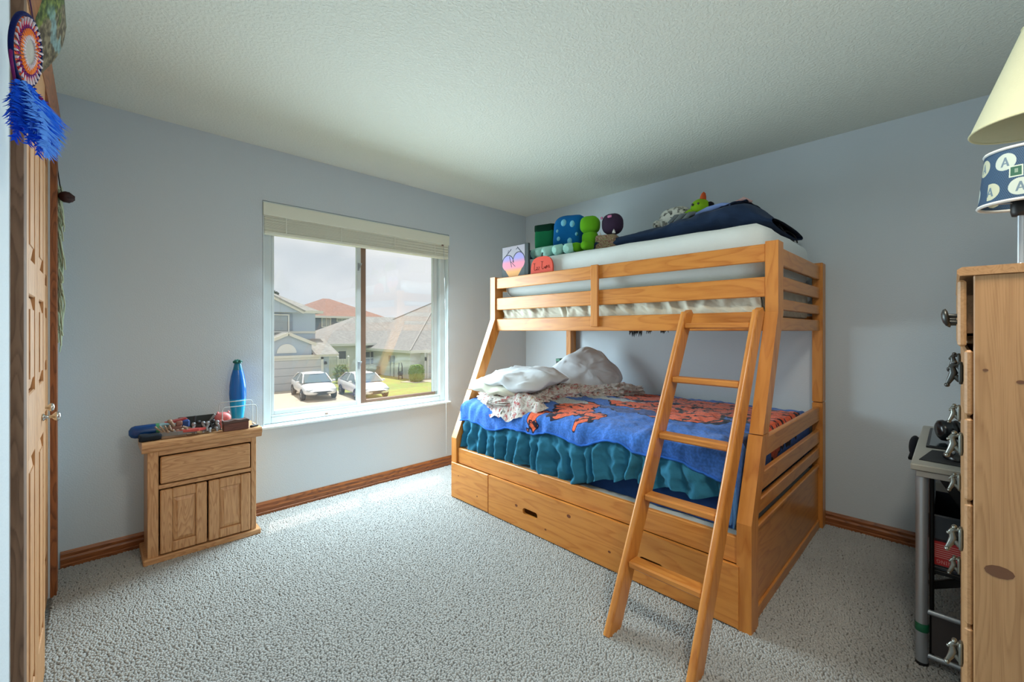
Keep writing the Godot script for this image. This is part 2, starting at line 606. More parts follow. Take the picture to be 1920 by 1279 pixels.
func window() -> void:
	var w := struct_node("window_1", "white framed sliding window with two panes", Vector3(-1.76, 0.56, -0.07))
	# reveal lining, then the outer frame
	var b := mb(w)
	b.span(Vector3(-2.513, 0.562, -0.149), Vector3(-2.505, 2.086, -0.001), 0.001)
	b.span(Vector3(-1.015, 0.562, -0.149), Vector3(-1.007, 2.086, -0.001), 0.001)
	b.span(Vector3(-2.505, 2.078, -0.149), Vector3(-1.015, 2.086, -0.001), 0.001)
	put("reveal", b, M.white_vinyl, w)
	b = mb(w)
	for x in [-2.505, -1.07]:
		b.span(Vector3(x, 0.585, -0.14), Vector3(x + 0.055, 2.078, -0.05), 0.004)
	b.span(Vector3(-2.45, 0.585, -0.14), Vector3(-1.07, 0.63, -0.05), 0.004)
	b.span(Vector3(-2.45, 2.03, -0.14), Vector3(-1.07, 2.078, -0.05), 0.004)
	b.span(Vector3(-2.45, 0.63, -0.085), Vector3(-1.07, 0.642, -0.05), 0.002)
	put("frame", b, M.white_vinyl, w)
	slab("sill", Vector3(-2.53, 0.562, -0.149), Vector3(-0.995, 0.583, 0.022), M.white_vinyl, w, 0.005)
	# left sash, in front
	b = mb(w)
	for x in [-2.45, -1.845]:
		b.span(Vector3(x, 0.643, -0.082), Vector3(x + (0.02 if x < -2 else 0.034), 2.03, -0.055), 0.003)
	b.span(Vector3(-2.43, 0.643, -0.082), Vector3(-1.845, 0.672, -0.055), 0.003)
	b.span(Vector3(-2.43, 2.0, -0.082), Vector3(-1.845, 2.03, -0.055), 0.003)
	put("sash", b, M.white_vinyl, w)
	slab("pane", Vector3(-2.432, 0.67, -0.072), Vector3(-1.843, 2.002, -0.068), M.glass, w, 0)
	# right sash, behind, its bronze side showing
	b = mb(w)
	b.span(Vector3(-1.808, 0.643, -0.118), Vector3(-1.755, 2.03, -0.086), 0.003)
	b.span(Vector3(-1.755, 0.643, -0.118), Vector3(-1.09, 0.668, -0.09), 0.003)
	var sash := put("sash", b, M.bronze, w)
	tag(sash, "bronze coloured edge of the fixed right sash", "")
	b = mb(w)
	b.span(Vector3(-1.105, 0.668, -0.118), Vector3(-1.07, 2.03, -0.09), 0.003)
	b.span(Vector3(-1.755, 2.0, -0.118), Vector3(-1.105, 2.03, -0.09), 0.003)
	b.span(Vector3(-1.118, 0.66, -0.118), Vector3(-1.106, 2.03, -0.092), 0.001)
	put("sash", b, M.white_vinyl, w)
	slab("pane", Vector3(-1.757, 0.665, -0.106), Vector3(-1.103, 2.002, -0.102), M.glass, w, 0)
	for y in [0.95, 1.72]:
		b = mb(w)
		b.span(Vector3(-1.838, y - 0.03, -0.055), Vector3(-1.822, y + 0.03, -0.046), 0.002)
		b.bar(Vector3(-1.83, y - 0.015, -0.042), Vector3(-1.815, y + 0.03, -0.036), 0.009, 0.008)
		put("latch", b, M.silver, w)
	b = mb(w)
	b.span(Vector3(-2.09, 0.6, -0.05), Vector3(-2.07, 0.612, -0.042), 0.002)
	put("lock", b, M.bronze, w)
	# stacked blind across the top
	var t := thing("window_blind", "cream horizontal slat blind drawn up to the top of the window", "blind", Vector3(-1.76, 1.87, 0))
	slab("valance", Vector3(-2.513, 1.99, -0.004), Vector3(-1.008, 2.076, 0.012), M.blind, t, 0.003)
	slab("headrail", Vector3(-2.505, 2.02, -0.046), Vector3(-1.015, 2.07, -0.006), M.blind, t, 0.002)
	for k in 24:
		b = mb(t)
		var y := 1.893 + k * 0.0046
		b.bar(Vector3(-2.505 + 0.002 * sin(k * 2.1), y, -0.022 + 0.002 * sin(k * 1.7)), Vector3(-1.015 + 0.003 * sin(k * 3.3), y + 0.0015 * sin(k * 5.0), -0.022), 0.05, 0.0034, Vector3(0, 0.02 * sin(k * 1.3), 1), 0.0008)
		put("slat", b, M.slat, t)
	slab("bottom_rail", Vector3(-2.505, 1.868, -0.047), Vector3(-1.015, 1.89, 0.004), M.blind, t, 0.004)
	for x in [-2.37, -1.99, -1.55, -1.16]:
		b = mb(t)
		b.span(Vector3(x - 0.003, 1.87, 0.004), Vector3(x + 0.003, 1.995, 0.0055), 0.0005)
		put("ladder_tape", b, M.blind, t)
	b = mb(t)
	b.span(Vector3(-1.09, 1.978, 0.003), Vector3(-1.07, 1.99, 0.014), 0.002)
	put("cord_lock", b, M.bronze, t)
	b = mb(t)
	b.tube([Vector3(-1.075, 1.985, 0.016), Vector3(-1.07, 1.5, 0.03), Vector3(-1.066, 1.0, 0.034), Vector3(-1.06, 0.5, 0.034), Vector3(-1.055, 0.12, 0.03)], 0.0018, 5)
	put("pull_cord", b, M.white_vinyl, t)


func closet() -> void:
	var c := struct_node("trim_closet", "stained wood casing around the closet doors", Vector3(-3.46, 0, 0.9))
	for e in [[0.25, 0.32, M.trimy], [1.53, 1.6, M.walnuty]]:
		var b := mb(c)
		var prof := [Vector2(0, 0), Vector2(0.021, 0), Vector2(0.022, 0.002), Vector2(0.022, 0.03), Vector2(0.020, 0.034), Vector2(0.021, 0.07), Vector2(0, 0.07)]
		b.prism(prof, Transform3D(Basis(Vector3(1, 0, 0), Vector3(0, 0, 1 if e[0] < 1 else -1), Vector3(0, 1, 0)), Vector3(-3.46, 0, e[0] if e[0] < 1 else e[1])), 2.1)
		put("casing", b, e[2], c)
	var h := mb(c)
	h.prism([Vector2(0, 0), Vector2(0.02, 0), Vector2(0.024, 0.02), Vector2(0.03, 0.05), Vector2(0.036, 0.085), Vector2(0, 0.085)], Transform3D(Basis(Vector3(1, 0, 0), Vector3(0, 1, 0), Vector3(0, 0, 1)), Vector3(-3.46, 2.1, 0.21)), 1.43)
	put("head_casing", h, M.trimz, c)
	for e in [[0.32, 0.945, -3.466, 3, 0.80], [0.948, 1.53, -3.440, 2, 1.06]]:
		var d := struct_node("door_%d" % e[3], "pale oak bifold closet door leaf pair %s the window wall" % ("beside" if e[0] < 0.5 else "away from"), Vector3(e[2], 0.015, e[0]))
		var w: float = (e[1] - e[0]) * 0.5
		for k in 2:
			var z0: float = e[0] + k * w + 0.003
			var z1: float = z0 + w - 0.006
			var x: float = e[2]
			var b := mb(d)
			b.span(Vector3(x - 0.034, 0.015, z0), Vector3(x - 0.012, 2.09, z1), 0.002)
			for s in [[z0, z0 + 0.055], [z1 - 0.055, z1]]:
				b.span(Vector3(x - 0.012, 0.015, s[0]), Vector3(x, 2.09, s[1]), 0.001)
			for s in [[0.015, 0.2], [0.87, 1.05], [1.32, 1.42], [1.98, 2.09]]:
				b.span(Vector3(x - 0.012, s[0], z0 + 0.055), Vector3(x, s[1], z1 - 0.055), 0.003)
			put("leaf", b, M.doory, d)
			for s in [[0.2, 0.87], [1.05, 1.32], [1.42, 1.98]]:
				b = mb(d)
				raised_panel(b, Vector3(x - 0.012, (s[0] + s[1]) * 0.5, (z0 + z1) * 0.5), w - 0.12, s[1] - s[0] - 0.008, 0.01, Basis(Vector3(0, 0, 1), Vector3(0, 1, 0), Vector3(1, 0, 0)))
				put("raised_panel", b, M.doory, d)
		var b2 := mb(d)
		b2.lathe([[0.0, 0.0], [0.012, 0.0], [0.012, 0.004], [0.005, 0.008], [0.005, 0.022], [0.014, 0.03], [0.016, 0.036], [0.012, 0.042], [0.0, 0.043]], Vector3(e[2], 0.93, e[4]), 16, Basis(Vector3(0, 1, 0), Vector3(1, 0, 0), Vector3(0, 0, 1)))
		put("knob", b2, M.chrome, d)


func raised_panel(b: MB, c: Vector3, w: float, h: float, d: float, t: Basis) -> void:
	# field raised in the middle, sloping to its edges; t.z points out
	var o := Transform3D(t, c)
	b.flat()
	var ring := func(k, z):
		return [o * Vector3(-w * 0.5 + k, -h * 0.5 + k, z), o * Vector3(w * 0.5 - k, -h * 0.5 + k, z), o * Vector3(w * 0.5 - k, h * 0.5 - k, z), o * Vector3(-w * 0.5 + k, h * 0.5 - k, z)]
	var rs := [ring.call(0.0, -d * 0.5), ring.call(0.0, d * 0.25), ring.call(minf(w, h) * 0.2, d), ring.call(minf(w, h) * 0.205, d * 1.25)]
	for i in 3:
		for k in 4:
			var l := (k + 1) % 4
			var mid: Vector3 = (rs[i][k] + rs[i][l]) * 0.5 - c
			b.quad(rs[i][k], rs[i][l], rs[i + 1][l], rs[i + 1][k], mid + t.z * 0.3 * w)
	b.quad(rs[3][0], rs[3][1], rs[3][2], rs[3][3], t.z)


func added_ceiling_lamp() -> void:  # added fixture out of view, fills the room with light from behind the camera
	var t := thing("added_ceiling_light", "flush opal glass ceiling light added as fill behind the camera", "ceiling light", Vector3(-2.35, 2.44, 3.3))
	var b := mb(t)
	b.lathe([[0.0, -0.02], [0.17, -0.02], [0.18, -0.005], [0.18, 0.0], [0.0, 0.0]], t.position, 32)
	put("ceiling_plate", b, M.white_vinyl, t)
	b = mb(t)
	b.lathe([[0.0, -0.1], [0.07, -0.095], [0.13, -0.07], [0.16, -0.035], [0.165, -0.02], [0.0, -0.02]], t.position, 32)
	var m := mat(Color(0.95, 0.93, 0.88), 0.4)
	m.emission_enabled = true
	m.emission = Color(1.0, 0.93, 0.8)
	m.emission_energy_multiplier = 1.5
	put("fill_lamp_globe", b, m, t)
	var l := AreaLight3D.new()
	l.name = "fill_light_glow"
	l.area_size = Vector2(0.3, 0.3)
	l.light_color = Color(1.0, 0.95, 0.87)
	l.light_energy = 2.2
	l.shadow_enabled = true
	l.rotation_degrees = Vector3(-90, 0, 0)
	t.add_child(l)
	l.position = Vector3(0, -0.11, 0)


# ---------------------------------------------------------------- what the window shows
func hip(b: MB, x0: float, x1: float, z0: float, z1: float, y0: float, y1: float, i0: float, i1: float, along_x := true, thick := 0.18) -> void:
	# a hipped roof over a rectangle, its ridge i0 and i1 in from the ends, with a fascia
	b.flat()
	var a := Vector3(x0, y0, z0)
	var c := Vector3(x1, y0, z0)
	var d := Vector3(x1, y0, z1)
	var e := Vector3(x0, y0, z1)
	var r0: Vector3
	var r1: Vector3
	if along_x:
		r0 = Vector3(x0 + i0, y1, (z0 + z1) * 0.5)
		r1 = Vector3(x1 - i1, y1, (z0 + z1) * 0.5)
		b.quad(a, c, r1, r0, Vector3(0, 1, -1))
		b.quad(e, d, r1, r0, Vector3(0, 1, 1))
		b.tri(a, e, r0, Vector3(-1, 1, 0))
		b.tri(c, d, r1, Vector3(1, 1, 0))
	else:
		r0 = Vector3((x0 + x1) * 0.5, y1, z0 + i0)
		r1 = Vector3((x0 + x1) * 0.5, y1, z1 - i1)
		b.quad(a, e, r1, r0, Vector3(-1, 1, 0))
		b.quad(c, d, r1, r0, Vector3(1, 1, 0))
		b.tri(a, c, r0, Vector3(0, 1, -1))
		b.tri(e, d, r1, Vector3(0, 1, 1))
	b.quad(a, c, d, e, Vector3.DOWN)

func fascia(b: MB, x0: float, x1: float, z0: float, z1: float, y: float, h := 0.2) -> void:
	for q in [[x0, z0, x1, z0], [x1, z0, x1, z1], [x1, z1, x0, z1], [x0, z1, x0, z0]]:
		b.bar(Vector3(q[0], y - h * 0.5, q[1]), Vector3(q[2], y - h * 0.5, q[3]), 0.07, h, Vector3(q[3] - q[1], 0, q[0] - q[2]).normalized(), 0.0)

func house_window(o: Node3D, c: Vector3, w: float, h: float, nx: int, ny: int, frame: Material, pane: Material, facing := Vector3(0, 0, 1)) -> void:
	var side := facing.cross(Vector3.UP)
	var b := mb(o)
	var t := Basis(side, Vector3.UP, facing)
	for s in [-1, 1]:
		b.box(c + side * s * (w * 0.5 + 0.05), Vector3(0.1, h + 0.2, 0.12), 0.0, t)
		b.box(c + Vector3.UP * s * (h * 0.5 + 0.05), Vector3(w, 0.1, 0.12), 0.0, t)
	for i in range(1, nx):
		b.box(c + side * (-w * 0.5 + w * i / nx), Vector3(0.06, h, 0.1), 0.0, t)
	for i in range(1, ny):
		b.box(c + Vector3.UP * (-h * 0.5 + h * i / ny), Vector3(w, 0.06, 0.1), 0.0, t)
	var f := put("window", b, frame, o)
	for i in nx:
		for j in ny:
			b = mb(o)
			b.box(c + side * (-w * 0.5 + w * (i + 0.5) / nx) + Vector3.UP * (-h * 0.5 + h * (j + 0.5) / ny), Vector3(w / nx - 0.06, h / ny - 0.06, 0.04), 0.0, t)
			put("pane", b, pane, f)

func roof_mat(c: Color) -> StandardMaterial3D:
	var m := mat(c, 0.9)
	m.albedo_texture = ramp_tex(256, noise(int(c.r * 900), 0.05, 3), func(a, b): return Color.WHITE * (0.82 + 0.18 * a) * (0.9 + 0.1 * b), noise(61, 0.02, 2))
	m.uv1_triplanar = true
	m.uv1_scale = Vector3(0.25, 0.6, 0.25)
	return m

func outside() -> void:
	var g := -2.8
	var grass := mat(Color(0.70, 0.72, 0.46), 1.0)
	grass.albedo_texture = ramp_tex(256, noise(51, 0.06, 4), func(a, b): return Color(0.80 + 0.2 * a, 0.84 + 0.16 * b, 0.7 + 0.25 * a), noise(52, 0.02, 3))
	grass.uv1_triplanar = true
	grass.uv1_scale = Vector3.ONE * 0.25
	var concrete := mat(Color(0.80, 0.75, 0.68), 0.9)
	var asphalt := mat(Color(0.55, 0.54, 0.52), 0.95)
	var white := mat(Color(0.86, 0.87, 0.86), 0.7)
	var glassy := mat(Color(0.62, 0.67, 0.70), 0.15)
	var darkglass := mat(Color(0.28, 0.32, 0.36), 0.12)
	var b := mb()
	b.span(Vector3(-70, g - 0.4, -130), Vector3(110, g, -0.16), 0)
	structure("lawn", b, grass, "yellow-green lawn between the houses across the street", "lawn")
	b = mb()
	b.prism([Vector2(-3, -27.4), Vector2(8.2, -27.4), Vector2(8.3, -20.5), Vector2(6.6, -12), Vector2(-3, -12)], Transform3D(Basis(Vector3.RIGHT, Vector3(0, 0, 1), Vector3.UP), Vector3(0, g - 0.02, 0)), 0.05)
	structure("driveway", b, concrete, "beige concrete driveway in front of the blue-grey garage", "driveway")
	b = mb()
	b.prism([Vector2(15.2, -27.0), Vector2(26, -27.0), Vector2(24, -12), Vector2(15.8, -12), Vector2(15.2, -24)], Transform3D(Basis(Vector3.RIGHT, Vector3(0, 0, 1), Vector3.UP), Vector3(0, g - 0.02, 0)), 0.05)
	b.prism([Vector2(13.6, -26.6), Vector2(15.0, -27.2), Vector2(17, -26), Vector2(16.8, -25.2), Vector2(14.2, -25.3)], Transform3D(Basis(Vector3.RIGHT, Vector3(0, 0, 1), Vector3.UP), Vector3(0, g - 0.02, 0)), 0.06)
	structure("driveway", b, concrete, "pale driveway and walk in front of the white house", "driveway")
	b = mb()
	b.span(Vector3(-70, g - 0.03, -12.5), Vector3(110, g + 0.02, -6), 0)
	structure("street", b, asphalt, "grey street below the window", "street")
	# unseen eave of the own house, its edge set to cut the sun patch
	b = mb()
	b.prism([Vector2(0.3, 2.9), Vector2(-0.17, 2.74), Vector2(-0.17, 2.52), Vector2(-0.19, 2.52), Vector2(-0.32, 2.5), Vector2(-0.32, 2.64), Vector2(0.0, 2.9)], Transform3D(Basis(Vector3(0, 0, 1), Vector3(0, 1, 0), Vector3(1, 0, 0)), Vector3(-5, 0, 0)), 6.0)
	structure("trim_unseen_eave", b, white, "white unseen eave above the window outside, limiting the sun patch", "eave")

	# blue-grey house with a garage
	var h := thing("house", "pale blue-grey two-storey house with garage gable and arched vent", "house", Vector3(3, g, -30))
	var blue := mat(Color(0.68, 0.74, 0.80), 0.9)
	var cream := mat(Color(0.84, 0.84, 0.80), 0.8)
	var grey_roof := roof_mat(Color(0.70, 0.70, 0.68))
	b = mb(h)
	b.span(Vector3(-6, g, -40), Vector3(8.48, 2.55, -30), 0)
	put("upper_storey", b, blue, h)
	b = mb(h)
	b.span(Vector3(-5, g, -30), Vector3(8.52, -0.52, -27.5), 0)
	b.prism([Vector2(4.35, -0.52), Vector2(7.35, -0.52), Vector2(7.35, 0.28), Vector2(5.84, 0.93), Vector2(4.35, 0.28)], Transform3D(Basis(), Vector3(0, 0, -30)), 2.52)
	put("garage", b, blue, h)
	b = mb(h)
	b.span(Vector3(4.95, 1.0, -29.99), Vector3(8.5, 1.16, -29.95), 0)
	put("string_course", b, cream, h)
	b = mb(h)
	hip(b, -7, 9.0, -41, -30.0, 2.6, 5.6, 5.5, 5.5)
	put("roof", b, grey_roof, h)
	b = mb(h)
	fascia(b, -7, 9.0, -41, -29.9, 2.68)
	for e in [[Vector3(3.6, 4.45, -29.4), Vector3(7.5, 2.52, -29.4)]]:
		b.bar(e[0], e[1], 0.24, 0.1, Vector3(0, 1, 0), 0)
	put("fascia", b, cream, h)
	b = mb(h)
	b.prism([Vector2(0.0, 2.5), Vector2(7.4, 2.5), Vector2(3.6, 4.4)], Transform3D(Basis(), Vector3(0, 0, -31)), 1.5)
	put("gable", b, blue, h)
	b = mb(h)
	b.prism([Vector2(7.5, 2.56), Vector2(3.6, 4.5), Vector2(3.6, 4.6), Vector2(7.6, 2.62)], Transform3D(Basis(), Vector3(0, 0, -33.5)), 4.2)
	put("gable_roof", b, grey_roof, h)
	b = mb(h)
	for e in [[Vector3(5.84, 1.0, -27.35), Vector3(7.6, 0.24, -27.35)], [Vector3(5.84, 1.0, -27.35), Vector3(4.1, 0.24, -27.35)]]:
		b.bar(e[0], e[1], 0.2, 0.1, Vector3(0, 1, 0), 0)
	b.span(Vector3(3.5, -0.6, -27.38), Vector3(9.1, -0.44, -27.2), 0)
	put("gable_trim", b, cream, h)
	b = mb(h)
	for s in [-1, 1]:
		b.prism([Vector2(5.84, 1.08), Vector2(5.84 + s * 1.75, 0.34), Vector2(5.84 + s * 1.75, 0.28), Vector2(5.84, 1.0)], Transform3D(Basis(), Vector3(0, 0, -30)), 2.6)
	b.prism([Vector2(-30, 0.6), Vector2(-27.1, -0.45), Vector2(-30, -0.45)], Transform3D(Basis(Vector3(0, 0, 1), Vector3(0, 1, 0), Vector3(1, 0, 0)), Vector3(7.4, 0, 0)), 1.7)
	b.prism([Vector2(-30, 0.6), Vector2(-27.1, -0.45), Vector2(-30, -0.45)], Transform3D(Basis(Vector3(0, 0, 1), Vector3(0, 1, 0), Vector3(1, 0, 0)), Vector3(-5, 0, 0)), 9.3)
	put("garage_roof", b, grey_roof, h)
	b = mb(h)
	var arc := []
	for k in 17:
		arc.append(Vector2(5.76 + 0.6 * cos(PI * k / 16.0), -0.28 + 0.6 * sin(PI * k / 16.0)))
	b.prism(arc, Transform3D(Basis(), Vector3(0, 0, -27.49)), 0.06)
	put("arched_vent", b, white, h)
	b = mb(h)
	for s in [[2.9, 3.1], [7.95, 8.12]]:
		b.span(Vector3(s[0], g, -27.5), Vector3(s[1], -0.62, -27.42), 0)
	b.span(Vector3(2.9, -0.78, -27.5), Vector3(8.12, -0.62, -27.42), 0)
	put("garage_trim", b, white, h)
	for k in 4:
		b = mb(h)
		b.span(Vector3(3.1, g + 0.02 + k * 0.5, -27.5), Vector3(7.95, g + 0.5 + k * 0.5, -27.45), 0.01)
		put("garage_door_panel", b, mat(Color(0.76, 0.78, 0.80), 0.7) if k == 0 else M.gd, h)
		if k == 0:
			M.gd = h.get_child(h.get_child_count() - 1).material_override
	b = mb(h)
	b.span(Vector3(8.2, -1.15, -27.5), Vector3(8.32, -0.95, -27.36), 0.01)
	b.lathe([[0.05, 0.0], [0.08, 0.05], [0.08, 0.12], [0.02, 0.18]], Vector3(8.26, -1.15, -27.34), 8)
	put("wall_lamp", b, mat(Color(0.25, 0.27, 0.3), 0.6), h)
	b = mb(h)
	arc = [Vector2(6.9, 1.2)]
	for k in 13:
		arc.append(Vector2(5.6 + 1.3 * cos(PI * k / 12.0), 2.3 + 0.75 * sin(PI * k / 12.0)))
	arc.append(Vector2(4.3, 1.2))
	b.prism(arc, Transform3D(Basis(), Vector3(0, 0, -29.99)), 0.05)
	put("arched_surround", b, mat(Color(0.55, 0.61, 0.68), 0.9), h)
	house_window(h, Vector3(5.5, 1.72, -29.9), 2.1, 1.1, 2, 1, white, glassy)

	# navy house with the red roof
	h = thing("house", "dark slate-blue house with red hipped roof between its neighbours", "house", Vector3(18.5, g, -52))
	var navy := mat(Color(0.44, 0.50, 0.58), 0.9)
	b = mb(h)
	b.span(Vector3(13.4, g, -58), Vector3(22.8, 2.75, -48), 0)
	put("wall", b, navy, h)
	b = mb(h)
	hip(b, 12.6, 23.4, -58.8, -47.3, 2.85, 5.3, 5.0, 5.0)
	put("roof", b, roof_mat(Color(0.68, 0.54, 0.49)), h)
	b = mb(h)
	fascia(b, 12.6, 23.4, -58.8, -47.3, 2.9, 0.24)
	b.span(Vector3(13.4, 0.45, -47.98), Vector3(22.8, 0.65, -47.3), 0)
	put("fascia", b, white, h)
	house_window(h, Vector3(16.1, 2.15, -47.97), 0.9, 0.95, 2, 1, white, glassy)
	house_window(h, Vector3(17.95, 2.47, -47.97), 1.1, 0.25, 2, 1, white, glassy)
	house_window(h, Vector3(20.0, 2.1, -47.97), 0.8, 1.0, 1, 2, white, glassy)
	house_window(h, Vector3(21.7, 2.15, -47.97), 0.8, 1.0, 1, 1, white, glassy)
	b = mb(h)
	b.span(Vector3(13.6, -1.6, -48.0), Vector3(17.0, 0.42, -47.9), 0)
	put("porch_screen", b, mat(Color(0.2, 0.22, 0.25), 0.8), h)
	for k in 5:
		b = mb(h)
		b.span(Vector3(13.9 + k * 0.7, -1.6, -47.9), Vector3(14.0 + k * 0.7, 0.42, -47.8), 0)
		put("porch_post", b, white, h)

	# white single-storey house on the right
	h = thing("house", "white single-storey house with wide grey hipped roof on the right of the view", "house", Vector3(20, g, -34))
	var pale := mat(Color(0.86, 0.88, 0.88), 0.9)
	b = mb(h)
	b.span(Vector3(15.3, g, -42), Vector3(31, -0.5, -28), 0)
	b.span(Vector3(16.3, g, -28), Vector3(31, -0.5, -27.4), 0)
	b.span(Vector3(10.6, g, -42), Vector3(15.3, -0.15, -34.6), 0)
	put("wall", b, pale, h)
	var roof2 := roof_mat(Color(0.68, 0.68, 0.67))
	b = mb(h)
	hip(b, 14.6, 31.6, -42.6, -26.8, -0.42, 4.3, 8.0, 8.0)
	put("roof", b, roof2, h)
	b = mb(h)
	hip(b, 9.9, 26, -43, -33.9, 0.0, 2.6, 5.4, 4.0)
	put("rear_roof", b, roof2, h)
	b = mb(h)
	fascia(b, 14.6, 31.6, -42.6, -26.8, -0.38, 0.22)
	fascia(b, 9.9, 26, -43, -33.9, 0.06, 0.2)
	put("fascia", b, white, h)
	b = mb(h)
	b.bar(Vector3(14.6, -0.4, -26.8), Vector3(22.6, 4.32, -34.7), 0.16, 0.08, Vector3(0, 1, 0), 0)
	b.bar(Vector3(14.6, -0.4, -42.6), Vector3(22.6, 4.32, -34.7), 0.16, 0.08, Vector3(0, 1, 0), 0)
	put("hip_ridge", b, mat(Color(0.66, 0.65, 0.64), 0.9), h)
	house_window(h, Vector3(12.4, -1.15, -34.58), 0.7, 1.1, 1, 1, pale, darkglass)
	house_window(h, Vector3(10.95, -1.6, -34.58), 0.25, 0.9, 1, 1, pale, darkglass)
	house_window(h, Vector3(15.0, -1.35, -34.55), 0.9, 1.2, 2, 2, white, darkglass)
	b = mb(h)
	for s in [16.5, 22.0]:
		b.span(Vector3(s, g, -27.4), Vector3(s + 0.15, -0.75, -27.3), 0)
	b.span(Vector3(16.5, -0.78, -27.4), Vector3(22.15, -0.62, -27.3), 0)
	put("garage_trim", b, white, h)
	for k in 4:
		b = mb(h)
		b.span(Vector3(16.65, g + 0.02 + k * 0.5, -27.4), Vector3(22.0, g + 0.5 + k * 0.5, -27.34), 0.01)
		put("garage_door_panel", b, M.gd, h)
	b = mb(h)
	b.span(Vector3(16.32, -1.3, -27.4), Vector3(16.42, -1.0, -27.26), 0.01)
	put("wall_lamp", b, mat(Color(0.25, 0.27, 0.3), 0.6), h)
	for e in [[-31.2, -1.55, 0.35], [-30.6, -1.5, 0.3]]:
		b = mb(h)
		b.span(Vector3(15.18, e[1], e[0] - 0.2), Vector3(15.3, e[1] + e[2] + 0.2, e[0] + 0.1), 0.02)
		b.tube([Vector3(15.24, g, e[0]), Vector3(15.24, e[1], e[0])], 0.035, 6)
		put("meter_box", b, mat(Color(0.50, 0.54, 0.56), 0.6), h)
	b = mb(h)
	b.span(Vector3(14.4, g, -33.9), Vector3(15.2, g + 0.75, -33.0), 0.04)
	put("air_conditioner", b, mat(Color(0.55, 0.57, 0.57), 0.7), h)

	for e in [[14.75, -28.6, "dark hose reel cart beside the wall of the white house"]]:
		var t := thing("hose_cart", e[2], "hose cart", Vector3(e[0], g, e[1]))
		b = mb(t)
		for s in [-0.16, 0.16]:
			b.tube([Vector3(e[0] + s, g, e[1]), Vector3(e[0] + s, g + 1.0, e[1]), Vector3(e[0] + s * 0.6, g + 1.35, e[1])], 0.05, 8)
		put("frame", b, mat(Color(0.22, 0.25, 0.28), 0.6), t)
		b = mb(t)
		b.tube([Vector3(e[0] - 0.14, g + 0.45, e[1]), Vector3(e[0] + 0.14, g + 0.45, e[1])], 0.2, 12)
		put("reel", b, mat(Color(0.3, 0.33, 0.35), 0.6), t)
	# fence
	var t2 := thing("fence", "white vinyl fence between the garage and the white house", "fence", Vector3(10.9, g, -31.6))
	for k in 9:
		var p: Vector3 = Vector3(10.2, g, -32.2).lerp(Vector3(11.5, g, -31.2), k / 9.0)
		var q: Vector3 = Vector3(10.2, g, -32.2).lerp(Vector3(11.5, g, -31.2), (k + 0.9) / 9.0)
		b = mb(t2)
		b.bar((p + q) * 0.5 + Vector3.UP * 0.08, (p + q) * 0.5 + Vector3.UP * 1.7, p.distance_to(q), 0.03, (q - p).normalized(), 0.005)
		put("plank", b, white, t2)
	for k in 3:
		var p: Vector3 = Vector3(10.2, g, -32.2).lerp(Vector3(11.5, g, -31.2), k / 2.0)
		b = mb(t2)
		b.span(p + Vector3(-0.07, 0, -0.07), p + Vector3(0.07, 1.85, 0.07), 0.01)
		b.lathe([[0.1, 1.85], [0.1, 1.88], [0.0, 1.98]], p, 4)
		put("post", b, white, t2)
	# plants
	var leaf := mat(Color(0.45, 0.56, 0.30), 0.9)
	leaf.backlight_enabled = true
	leaf.backlight = Color(0.2, 0.3, 0.1)
	var t3 := thing("hedge", "clipped round green shrub at the corner of the white garage", "shrub", Vector3(14.72, g, -26.07))
	b = mb(t3)
	b.soft(Vector3(14.72, g + 0.68, -26.07), Vector3(0.95, 1.32, 0.95), 0.36, 12, 0.09, nz, Basis(), 0.06)
	put("foliage", b, leaf, t3)
	plant(t3, Vector3(14.72, g + 0.68, -26.07), Vector3(0.46, 0.62, 0.46), 700, 0.07, mat(Color(0.52, 0.62, 0.30), 0.9), true)
	t3 = thing("bush", "loose pale green bush standing behind the two white cars", "bush", Vector3(10.3, g, -29.6))
	plant(t3, Vector3(10.3, g + 0.75, -29.6), Vector3(0.75, 0.85, 0.75), 900, 0.12, mat(Color(0.62, 0.69, 0.52), 0.9), false)
	b = mb(t3)
	for k in 5:
		b.tube([t3.position, t3.position + Vector3(0.4 * sin(k * 2.0), 0.7, 0.4 * cos(k * 2.0)), t3.position + Vector3(0.6 * sin(k * 2.0), 1.2, 0.5 * cos(k * 2.0))], [0.03, 0.02, 0.01], 5)
	put("stem", b, mat(Color(0.45, 0.42, 0.3), 0.9), t3)
	var names := ["dark treetop rising behind the left slope of the red roof", "greyish treetop left of the peak of the red roof", "small treetop behind the red roof towards the middle", "conical treetop above the grey ridge of the blue-grey house", "twin treetop left of the conical one above the blue-grey house", "low treetop far behind between the red roof and the white house", "small dark treetop above the ridge of the white house"]
	var ti := 0
	for e in [[19.8, -70.0, 6.9, 1.8], [23.8, -70.0, 7.5, 1.9], [28.0, -72.0, 7.2, 1.7], [11.0, -50.0, 8.0, 0.55], [8.9, -50.0, 8.3, 0.6], [36.5, -75.0, 4.6, 2.4], [29.8, -46.0, 6.4, 0.5]]:
		var tr := thing("tree", names[ti], "tree", Vector3(e[0], g, e[1]), "treetops behind the houses")
		ti += 1
		b = mb(tr)
		b.tube([tr.position, tr.position + Vector3(0, e[2], 0)], [0.2, 0.1], 7)
		put("trunk", b, mat(Color(0.4, 0.36, 0.3), 0.9), tr)
		plant(tr, tr.position + Vector3(0, e[2], 0), Vector3(e[3], e[3] * 0.75, e[3]), 350, 0.35, mat(Color(0.38, 0.42, 0.38), 0.9), false)
	car("car", "white saloon car parked in front of the blue-grey garage door", Transform3D(Basis(Vector3.UP, deg_to_rad(-8)), Vector3(6.2, g + 0.03, -23.9)))
	car("car", "white car parked nearest the window, its nose beside the mullion", Transform3D(Basis(Vector3.UP, deg_to_rad(-6)), Vector3(8.45, g + 0.03, -22.0)))

